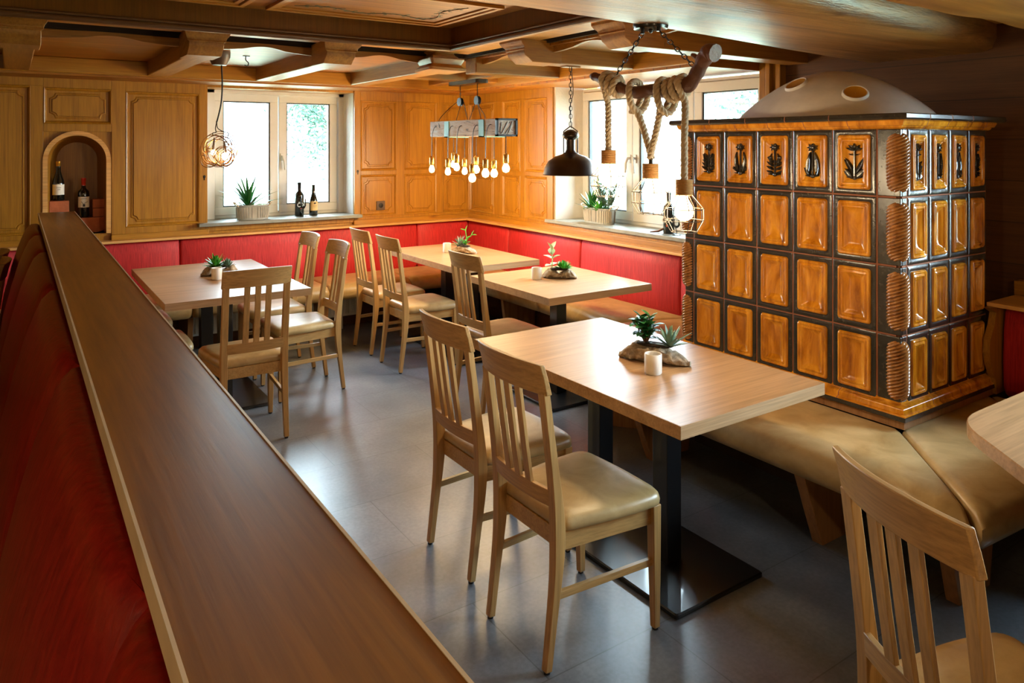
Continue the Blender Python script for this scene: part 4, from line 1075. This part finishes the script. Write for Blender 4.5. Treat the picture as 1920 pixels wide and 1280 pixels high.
# ------------------------------------------------------------------ plants, cups, driftwood on the tables
def leaf(m, base, az, el, L, wd, droop=.4, mi=0, thick=.003, n=6, blunt=False):
    d = Vector((math.cos(az), math.sin(az), 0)); sd = Vector((-math.sin(az), math.cos(az), 0)); p = Vector(base); rings = []; e = el
    for i in range(n + 1):
        u = i / n
        k = (math.sin(PI * min(.96, .12 + u * .86)) if blunt else (1 - u) ** .55 * (.7 + .7 * min(1, u * 3)) + .05)
        ww = wd * k; t_ = thick * (1.1 - u)
        nrm = (d * -math.sin(e) + Vector((0, 0, 1)) * math.cos(e))
        rings.append([p - sd * ww + nrm * ww * .25, p - nrm * t_, p + sd * ww + nrm * ww * .25, p + nrm * t_ * .4])
        p = p + (d * math.cos(e) + Vector((0, 0, 1)) * math.sin(e)) * (L / n); e -= droop / n
    m.loft(rings, mi)
def rosette(base, n, L, wd, mat, seed, el0=.3, el1=1.45, droop=.3, blunt=False, thick=.003):
    m = MB(); rn = random.Random(seed)
    for i in range(n):
        u = i / n; leaf(m, base, i * 2.4 + rn.uniform(-.2, .2), el0 + (el1 - el0) * u + rn.uniform(-.1, .1), L * rn.uniform(.8, 1.1), wd, droop, 0, thick, 5, blunt)
    return m
def jade(base, H, seed, mat='leafd', nb=6, ls=.03):
    m = MB(); rn = random.Random(seed); base = Vector(base)
    for k in range(nb):
        az = 2*PI*k/nb + rn.uniform(-.4, .4); sp = rn.uniform(.15, .75) if k else 0; L = H * rn.uniform(.65, 1.0)
        tip = base + Vector((math.cos(az) * L * sp, math.sin(az) * L * sp, L)); mid = base.lerp(tip, .55) + Vector((0, 0, -.005))
        m.tube([base, mid, tip], [.0045, .0035, .0025], 6, 1)
        for j in range(5):
            u = .35 + .65 * j / 4; p = base.lerp(tip, u)
            for s_ in (0, PI): leaf(m, p, az + j * 1.57 + s_, rn.uniform(-.1, .8), ls * rn.uniform(.8, 1.15), ls * .33, .2, 0, .004, 5, True)
    return m
def driftwood(loc, ang, L, H, Wd, seed, label):
    o = thing('driftwood_planter', loc, label, 'planter', rz=ang); m = MB(); rings = []; N = 44; n = 26
    for i in range(N + 1):
        u = i / N; x = (u - .5) * L; env = max(.12, (1 - abs(2*u - 1) ** 2.6)) ** .6
        hh = H * env * (.85 + .3 * mn.noise(Vector((u * 3 + seed, 1, 2)))); ww = Wd * env * (.9 + .3 * mn.noise(Vector((u * 3, seed, 5))))
        ring = []
        for k in range(n):
            a = 2*PI*k/n; ca, sa = math.cos(a), math.sin(a)
            q = 1 + .42 * mn.noise(Vector((u * 9 + seed, ca * 1.6, sa * 1.6))) + .26 * mn.noise(Vector((u * 24, ca * 4, sa * 4 + seed)))
            zz = hh / 2 + sa * hh / 2 * q
            if sa > .5 and .25 < u < .8: zz -= .012 * math.sin((u - .25) / .55 * PI)
            ring.append((x, ca * ww / 2 * q, max(.0, zz)))
        rings.append(ring)
    m.loft(rings); m.build('driftwood_log', 'drift', o, smooth=70)
    m = MB(); m.ball((0, 0, H * .80), .03, 12, 6, 0, (L * 9, 1, .35)); m.build('soil', 'soil', o)
    return o
def plant(name, loc, mb, mats, label, cat='plant'):
    k = 1.3 if 'middle table' in label or 'small table' in label or 'corner table' in label or 'left table' in label else 1
    mb.v = [v * k for v in mb.v]
    mb2 = mb.build(name, mats, None, smooth=60); mb2.location = loc; tag(mb2, label, cat); return mb2
def cup(loc, label, r=.034, h=.078):
    m = MB(); m.lathe([(.0, .0), (r * .92, .0), (r, .004), (r, h - .002), (r - .002, h), (r - .005, h - .002), (r - .006, h * .45), (.0, h * .42)], n=28)
    o = m.build('tealight_cup', 'ceramic', None, smooth=50); o.location = loc; tag(o, label, 'cup', 'white ceramic tealight cups')
    m = MB(); m.lathe([(.0, h * .42), (r * .5, h * .425), (r * .55, h * .6), (0, h * .6)], n=16); m.build('tealight', 'labelw', o)
TZ = .76
def grp(cx, cy_, ang, L, H, seed, cupxy, which, lbs):
    driftwood((cx, cy_, TZ), ang, L, H * 1.22, .105, seed, lbs[0])
    d = Vector((math.cos(ang), math.sin(ang), 0)); top = TZ + H * .95
    def at(t): return (cx + d.x * t, cy_ + d.y * t, top)
    if which == 'near':
        plant('jade_plant', at(-.035), jade((0, 0, 0), .115, 3, nb=9, ls=.046), ['leafd', 'branch'], lbs[1])
        plant('spiky_succulent', at(.065), rosette((0, 0, 0), 22, .105, .008, 'leafb', 4, .2, 1.45, .1), ['leafb'], lbs[2])
    elif which == 'mid':
        m = MB()
        m.tube([(0, 0, 0), (.004, 0, .05), (0, 0, .10)], [.004, .003, .002], 6, 0)
        for (z, a, e) in ((.10, .6, 1.1), (.10, 3.6, 1.1), (.055, -.3, .5), (.055, 2.8, .4), (.02, .9, .25), (.02, 3.9, .1), (.075, 1.6, .8)): leaf(m, (0, 0, z), a - .6, e, .048, .019, .3, 0, .003, 6, True)
        plant('leafy_succulent', at(-.05), m, ['leafp'], lbs[1])
        m = MB(); rn = random.Random(8)
        for k in range(60): 
            a = rn.uniform(0, 6.28); e = rn.uniform(.1, 1.5); leaf(m, (math.cos(a) * .008, math.sin(a) * .008, .004), a, e, .042, .006, .1, 0, .004, 4, True)
        plant('bushy_succulent', at(.03), m, ['leafg'], lbs[2])
    elif which == 'corner':
        plant('grey_spiky_succulent', at(-.03), rosette((0, 0, 0), 26, .07, .004, 'leafb', 6, .2, 1.4, .1), ['leafb'], lbs[1])
        m = MB(); m.tube([(0, 0, 0), (.006, -.004, .05), (.0, 0, .10)], [.004, .003, .002], 6); m.tube([(.005, -.003, .04), (.03, -.02, .07)], [.003, .002], 6)
        for (b_, a, e) in (((0, 0, .10), -.6, 1.3), ((0, 0, .10), 2.4, .3), ((.03, -.02, .07), -.6, 1.1), ((.03, -.02, .07), -.6, .1), ((.004, 0, .05), -.4, .4), ((.004, 0, .03), 2.6, .3), ((0, 0, .02), -1, .4), ((0, 0, .01), 1.6, .6), ((0, 0, .01), 4, .6)): leaf(m, b_, a, e, .036, .014, .2, 0, .003, 6, True)
        plant('paddle_succulent', at(.02), m, ['leafg'], lbs[2])
    else:
        plant('green_spiky_succulent', at(-.03), rosette((0, 0, 0), 34, .075, .007, 'leafg', 9, .15, 1.4, .1, thick=.004), ['leafg'], lbs[1])
        plant('grey_rosette_succulent', at(.045), rosette((0, 0, -.005), 30, .05, .006, 'leafb', 10, .1, 1.4, -.3), ['leafb'], lbs[2])
    cup((cupxy[0], cupxy[1], TZ), lbs[3])
grp(2.2, 2.21, math.radians(-62), .30, .072, 1, (2.085, 2.10), 'near', ('grey driftwood planter on the large near table', 'jade plant with thick round leaves, left in the driftwood on the near table', 'spiky dark succulent, right in the driftwood on the near table', 'white cup in front of the driftwood on the near table'))
grp(3.04, 3.94, math.radians(-46), .24, .062, 2, (2.89, 3.99), 'mid', ('brown driftwood planter on the small middle table', 'pale-edged succulent with a few broad leaves on the small table', 'round bright green succulent on the small middle table', 'white cup left of the driftwood on the small middle table'))
grp(3.08, 5.28, math.radians(-58), .24, .06, 3, (2.985, 5.385), 'corner', ('rounded driftwood planter on the corner table', 'silvery spiky succulent in the driftwood on the corner table', 'green paddle-leaved succulent in the driftwood on the corner table', 'white cup beside the driftwood on the corner table, behind a chair back'))
grp(1.185, 5.33, math.radians(-8), .25, .062, 4, (1.126, 5.165), 'left', ('grey driftwood planter on the left table', 'bright green spiky succulent on the left table', 'small grey-green rosette succulent on the left table', 'white cup in front of the driftwood on the left table'))

# ------------------------------------------------------------------ things on the window sills
def sill_planter(loc, ang, L, label, slat='greywood'):
    o = thing('zinc_planter', loc, label, 'planter', rz=ang)
    def oval(k, z): return [(L/2 * k * math.copysign(abs(math.cos(a)) ** .7, math.cos(a)), .062 * k * math.copysign(abs(math.sin(a)) ** .9, math.sin(a)), z) for a in (2*PI*j/40 for j in range(40))]
    m = MB(); m.loft([oval(.92, 0), oval(.93, .004), oval(.97, .115), oval(1.0, .118), oval(1.0, .126), oval(.95, .127), oval(.94, .10)]); m.build('tub', 'zinc', o, smooth=50)
    m = MB()
    for j in range(40):
        a = 2*PI*j/40
        if abs(math.cos(a)) < .97:
            def pt(aa, k, z): return (L/2 * k * math.copysign(abs(math.cos(aa)) ** .7, math.cos(aa)), .062 * k * math.copysign(abs(math.sin(aa)) ** .9, math.sin(aa)), z)
            q = [pt(a + s_, k, z) for z, k in ((.014, .945), (.108, .98)) for s_ in (-.055, .055)]
            r_ = [pt(a + s_, k + .035, z) for z, k in ((.014, .945), (.108, .98)) for s_ in (-.055, .055)]
            m.loft([[q[0], q[1], q[3], q[2]], [r_[0], r_[1], r_[3], r_[2]]])
    m.build('slats', slat, o)
    for s_ in (-1, 1):
        m = MB(); x = s_ * L/2; m.tube(curve_pts([(x * .9, -.035, .115), (x * 1.05, -.04, .14), (x * 1.12, -.02, .15), (x * 1.12, .02, .15), (x * 1.05, .04, .14), (x * .9, .035, .115)], 4), .005, 6); m.build('handle', 'rope', o, smooth=60)
    m = MB(); m.loft([oval(.93, .085), oval(.93, .10)]); m.build('soil', 'soil', o)
    return o
SZ = 1.003
sill_planter((1.735, 6.60, SZ), 0, .28, 'oval zinc planter with wooden slats on the left window sill')
plant('spiky_yucca', (1.70, 6.60, SZ + .10), rosette((0, 0, 0), 30, .29, .012, 'x', 11, .35, 1.5, .35), ['leafd'], 'dark spiky grassy plant in the planter on the left window sill')
m = MB(); rn = random.Random(3)
for k in range(46):
    a = rn.uniform(0, 6.28); rr_ = rn.uniform(0, .05); leaf(m, (math.cos(a) * rr_, math.sin(a) * rr_ * .5, 0), rn.uniform(0, 6.28), rn.uniform(.2, 1.1), .035, .009, .3, 0, .002, 4, True)
plant('leafy_groundcover', (1.80, 6.60, SZ + .10), m, ['leafg'], 'low bright green plant at the right of the left sill planter')
sill_planter((4.03, 4.68, SZ), PI/2, .36, 'long oval planter with pale wooden slats on the right window sill')
m = MB(); rn = random.Random(12)
for k in range(34):
    a = rn.uniform(0, 6.28); bx = rn.uniform(-.05, .05); H = rn.uniform(.12, .26); tip = Vector((math.cos(a) * .07, bx + math.sin(a) * .09, H))
    m.tube([(0, bx, 0), tip], [.002, .0012], 4)
    for j in range(8): u = .3 + .7 * j / 7; leaf(m, Vector((0, bx, 0)).lerp(tip, u), rn.uniform(0, 6.28), rn.uniform(.2, 1.1), .055, .007, .2, 0, .0015, 3)
plant('feathery_plant', (4.04, 4.60, SZ + .10), m, ['leafb'], 'tall feathery blue-green plant in the right window sill planter')
plant('spiky_yucca', (4.0, 4.74, SZ + .10), rosette((0, 0, 0), 18, .18, .013, 'x', 13, .5, 1.45, .2), ['leafd'], 'dark green spiky plant in the middle of the right sill planter')
plant('spiky_yucca', (3.99, 4.64, SZ + .10), rosette((0, 0, 0), 16, .12, .012, 'x', 14, .4, 1.4, .2), ['leafg'], 'short bright spiky plant at the front of the right sill planter')
m = MB()
for k in range(30):
    a = rn.uniform(0, 6.28); leaf(m, (math.cos(a) * .02, math.sin(a) * .03, 0), a, rn.uniform(.2, .9), .03, .009, .3, 0, .002, 4, True)
plant('leafy_groundcover', (4.02, 4.81, SZ + .10), m, ['leafg'], 'low light green plant at the left end of the right sill planter')
def bottle(loc, kind, label, H=.3, R=.038, face=0):
    o = thing('wine_bottle', loc, label, 'bottle', rz=face)
    if kind == 'bordeaux': pr = [(0, 0), (R * .9, 0), (R, .006), (R, H * .60), (R * .93, H * .66), (R * .6, H * .71), (R * .38, H * .75), (R * .36, H * .93), (R * .40, H * .935), (R * .40, H * .98), (0, H * .98)]
    else: pr = [(0, 0), (R * .9, 0), (R, .006), (R, H * .42), (R * .93, H * .5), (R * .65, H * .62), (R * .42, H * .74), (R * .36, H * .93), (R * .40, H * .935), (R * .40, H * .98), (0, H * .98)]
    m = MB(); m.lathe(pr, n=28); m.build('glass_body', 'bottle', o, smooth=50)
    return o
def wraplabel(o, R, z0, z1, half, mat, name='label'):
    m = MB(); n = 14; rings = []
    for i in range(n + 1):
        a = -PI/2 - half + 2 * half * i / n; rings.append([(R * k * math.cos(a), R * k * math.sin(a), z) for k, z in ((1.0, z0), (1.012, z0), (1.012, z1), (1.0, z1))])
    m.loft(rings); return m.build(name, mat, o, smooth=50)
def foil(o, R, H, mat, k0=.80):
    m = MB(); m.lathe([(R * .375, H * k0), (R * .38, H * .93), (R * .42, H * .935), (R * .42, H), (0, H)], n=20); m.build('foil', mat, o, smooth=50)
VF = -math.radians(0)
o = bottle((2.165, 6.66, SZ), 'bordeaux', 'tall black bottle with white lettering behind a glass on the left window sill', .305, .040, VF + .1)
foil(o, .040, .305, 'iron', .76); text_mesh('lettering', 'ÖX', .052, 'white', o, (0, -.0412, .085), (PI/2, 0, 0))
m = MB(); m.box(-.012, .012, -.0415, -.040, .068, .074); m.build('small_mark', 'redfoil', o)
o = bottle((2.292, 6.65, SZ), 'burgundy', 'green-black bottle with a tan label, right one on the left window sill', .285, .038, VF)
wraplabel(o, .038, .045, .13, 1.1, 'labely'); m = MB(); m.ball((0, -.0385, .112), .011, 10, 6, 0, (1, .12, .7)); m.box(-.018, .018, -.0392, -.038, .088, .090); m.box(-.014, .014, -.0392, -.038, .078, .0795); m.build('label_print', 'ink', o)
def flute(loc, label, h=.16, r=.026):
    m = MB(); m.lathe([(.0, 0), (.030, .001), (.030, .003), (.004, .008), (.003, h * .42), (r * .6, h * .48), (r, h * .62), (r * .92, h), (r * .88, h), (r * .95, h * .63), (r * .5, h * .5), (0, h * .46)], n=24)
    o = m.build('wine_glass', 'crystal', None, smooth=60); o.location = loc; tag(o, label, 'glass'); return o
flute((2.175, 6.585, SZ), 'clear stemmed glass standing before the lettered bottle on the left window sill')
o = bottle((3.98, 3.85, SZ), 'bordeaux', 'tall black bottle with white lettering on the right window sill near the stove', .30, .040, -math.radians(62))
foil(o, .040, .30, 'iron', .76); text_mesh('lettering', 'ÖX', .052, 'white', o, (0, -.0412, .085), (PI/2, 0, 0))
m = MB(); m.ball((0, -.0405, .06), .008, 8, 6, 0, (1, .15, 1)); m.build('small_mark', 'redfoil', o)
flute((3.95, 3.745, SZ), 'clear stemmed glass between the lettered bottle and the tiled stove', .12)
m = MB(); m.tube([(0, 0, .006), (.05, -.03, .012), (.10, -.065, .045)], [.004, .008, .006], 8)
o = m.build('twig', 'branch', None, smooth=60); o.location = (3.90, 3.96, SZ); o.rotation_euler.z = -.3; tag(o, 'short brown stick leaning against the lettered bottle on the right sill', 'stick')
# socket
so = MB(); so.xf = xfA; so.box(2.86, 2.945, 1.03, 1.115, .015, .027); so.ball((2.903, 1.073, .0272), .025, 16, 6, 1, (1, 1, .1))
o = so.build('power_socket', ['brownplastic', 'iron'], None, bevel=.003); tag(o, 'small square brown power socket on the panelling right of the left window', 'socket')

# ------------------------------------------------------------------ niche contents
def brick(loc, size, label, half=False, rz=0):
    m = MB(); sx, sy, sz = size
    if half:
        pts = [(sx/2 * math.cos(a), sz * (1 + math.sin(a)) ) for a in (PI + PI * k / 14 for k in range(15))]
        m.loft([[(x, y, z) for x, z in pts] for y in (-sy/2, sy/2)])
    else: m.box(-sx/2, sx/2, -sy/2, sy/2, 0, sz)
    o = m.build('clay_brick', 'clay', None, bevel=.004); o.location = loc; o.rotation_euler.z = rz; tag(o, label, 'brick'); return o
NY = 6.68
brick((.545, NY, .966), (.23, .11, .118), 'half-round terracotta brick lying on the niche floor', True)
brick((.577, NY, 1.086), (.105, .10, .068), 'lower of the two small bricks stacked right in the niche')
brick((.577, NY, 1.156), (.105, .10, .068), 'upper of the two small bricks stacked right in the niche')
brick((.30, NY, .966), (.13, .11, .118), 'lower brick at the left in the niche, hidden behind the partition')
brick((.30, NY, 1.086), (.13, .11, .135), 'upper brick at the left in the niche, carrying the gold-capped bottle')
o = bottle((.297, NY, 1.222), 'burgundy', 'dark bottle with gold cap and white label, left in the arched niche', .30, .042)
foil(o, .042, .30, 'gold', .82); wraplabel(o, .042, .045, .125, 1.2, 'labelw'); m = MB(); m.box(-.014, .016, -.0435, -.042, .098, .101); m.box(-.008, .012, -.0435, -.042, .084, .087); m.build('label_print', 'ink', o)
o = bottle((.465, NY - .01, 1.086), 'bordeaux', 'dark bottle with red cap and pale label, right in the arched niche', .305, .04)
foil(o, .04, .305, 'redfoil', .80); wraplabel(o, .04, .078, .16, 1.2, 'labelw')
m = MB()
m.tube([(-.02, -.0412, .125), (-.004, -.0415, .105), (.0, -.0415, .088)], .0016, 5); m.tube([(.0, -.0415, .108), (.016, -.0415, .118), (.026, -.040, .122)], .0016, 5); m.box(-.008, .008, -.042, -.04, .084, .104); m.box(-.018, .02, -.0415, -.04, .145, .148)
m.build('label_print', 'ink', o)

# ------------------------------------------------------------------ garden
def tree(loc, H, R, n, seed, label, spread=1.0, hang=0):
    o = thing('garden_tree', loc, label, 'tree'); rn = random.Random(seed)
    m = MB(); m.tube(curve_pts([(0, 0, 0), (.05, .05, H * .4), (0, .1, H * .8)], 5), [.12 - .008 * i for i in range(11)], 8)
    tips = []
    for k in range(16):
        a = rn.uniform(0, 6.28); e = rn.uniform(-.1, 1.1); L = R * rn.uniform(.5, 1.0); p = Vector((0, .08, H * rn.uniform(.45, .75)))
        q = p + Vector((math.cos(a) * math.cos(e), math.sin(a) * math.cos(e), math.sin(e) * .7 - hang)) * L; m.tube([p, p.lerp(q, .5) + Vector((0, 0, .08)), q], [.04, .025, .01], 5); tips += [q, p.lerp(q, .7)]
    m.build('trunk', 'bark', o)
    m = MB()
    for k in range(n):
        c = rn.choice(tips) + Vector((rn.gauss(0, .28), rn.gauss(0, .28), rn.gauss(0, .22))) * spread
        a = Vector((rn.uniform(-1, 1), rn.uniform(-1, 1), rn.uniform(-1, 1))).normalized(); b_ = a.orthogonal().normalized(); s_ = rn.uniform(.03, .065)
        i = [m.P(c + a * s_), m.P(c + b_ * s_ * .5), m.P(c - a * s_), m.P(c - b_ * s_ * .5)]; m.face(i)
    m.build('foliage', 'treeleaf', o)
tree((5.0, 13.2, -.4), 4.2, 1.9, 11000, 2, 'leafy garden tree seen through the right pane of the left window')
tree((8.9, 6.2, -.4), 3.9, 1.6, 6000, 5, 'garden tree whose leaves show in the window beside the stove')
def shrub(loc, R, H, n, seed, label):
    rn = random.Random(seed); m = MB()
    for k in range(n):
        a = rn.uniform(0, 6.28); e = rn.random() ** .5; z = rn.random(); c = Vector((math.cos(a) * R * e * (1 - z * .4), math.sin(a) * R * e * (1 - z * .4), H * z))
        a_ = Vector((rn.uniform(-1, 1), rn.uniform(-1, 1), rn.uniform(-.2, 1))).normalized(); b_ = a_.orthogonal().normalized(); s_ = rn.uniform(.03, .06)
        m.face([m.P(c + a_ * s_), m.P(c + b_ * s_ * .5), m.P(c - a_ * s_), m.P(c - b_ * s_ * .5)])
    o = m.build('garden_shrub', 'treeleaf'); o.location = loc; tag(o, label, 'shrub')
shrub((3.75, 11.0, -.4), .5, .9, 500, 21, 'low pale shrub outside the left window behind the bottles')
shrub((7.8, 7.4, -.4), .6, 1.1, 500, 23, 'low shrub outside the right window between bottle and rope lamp')
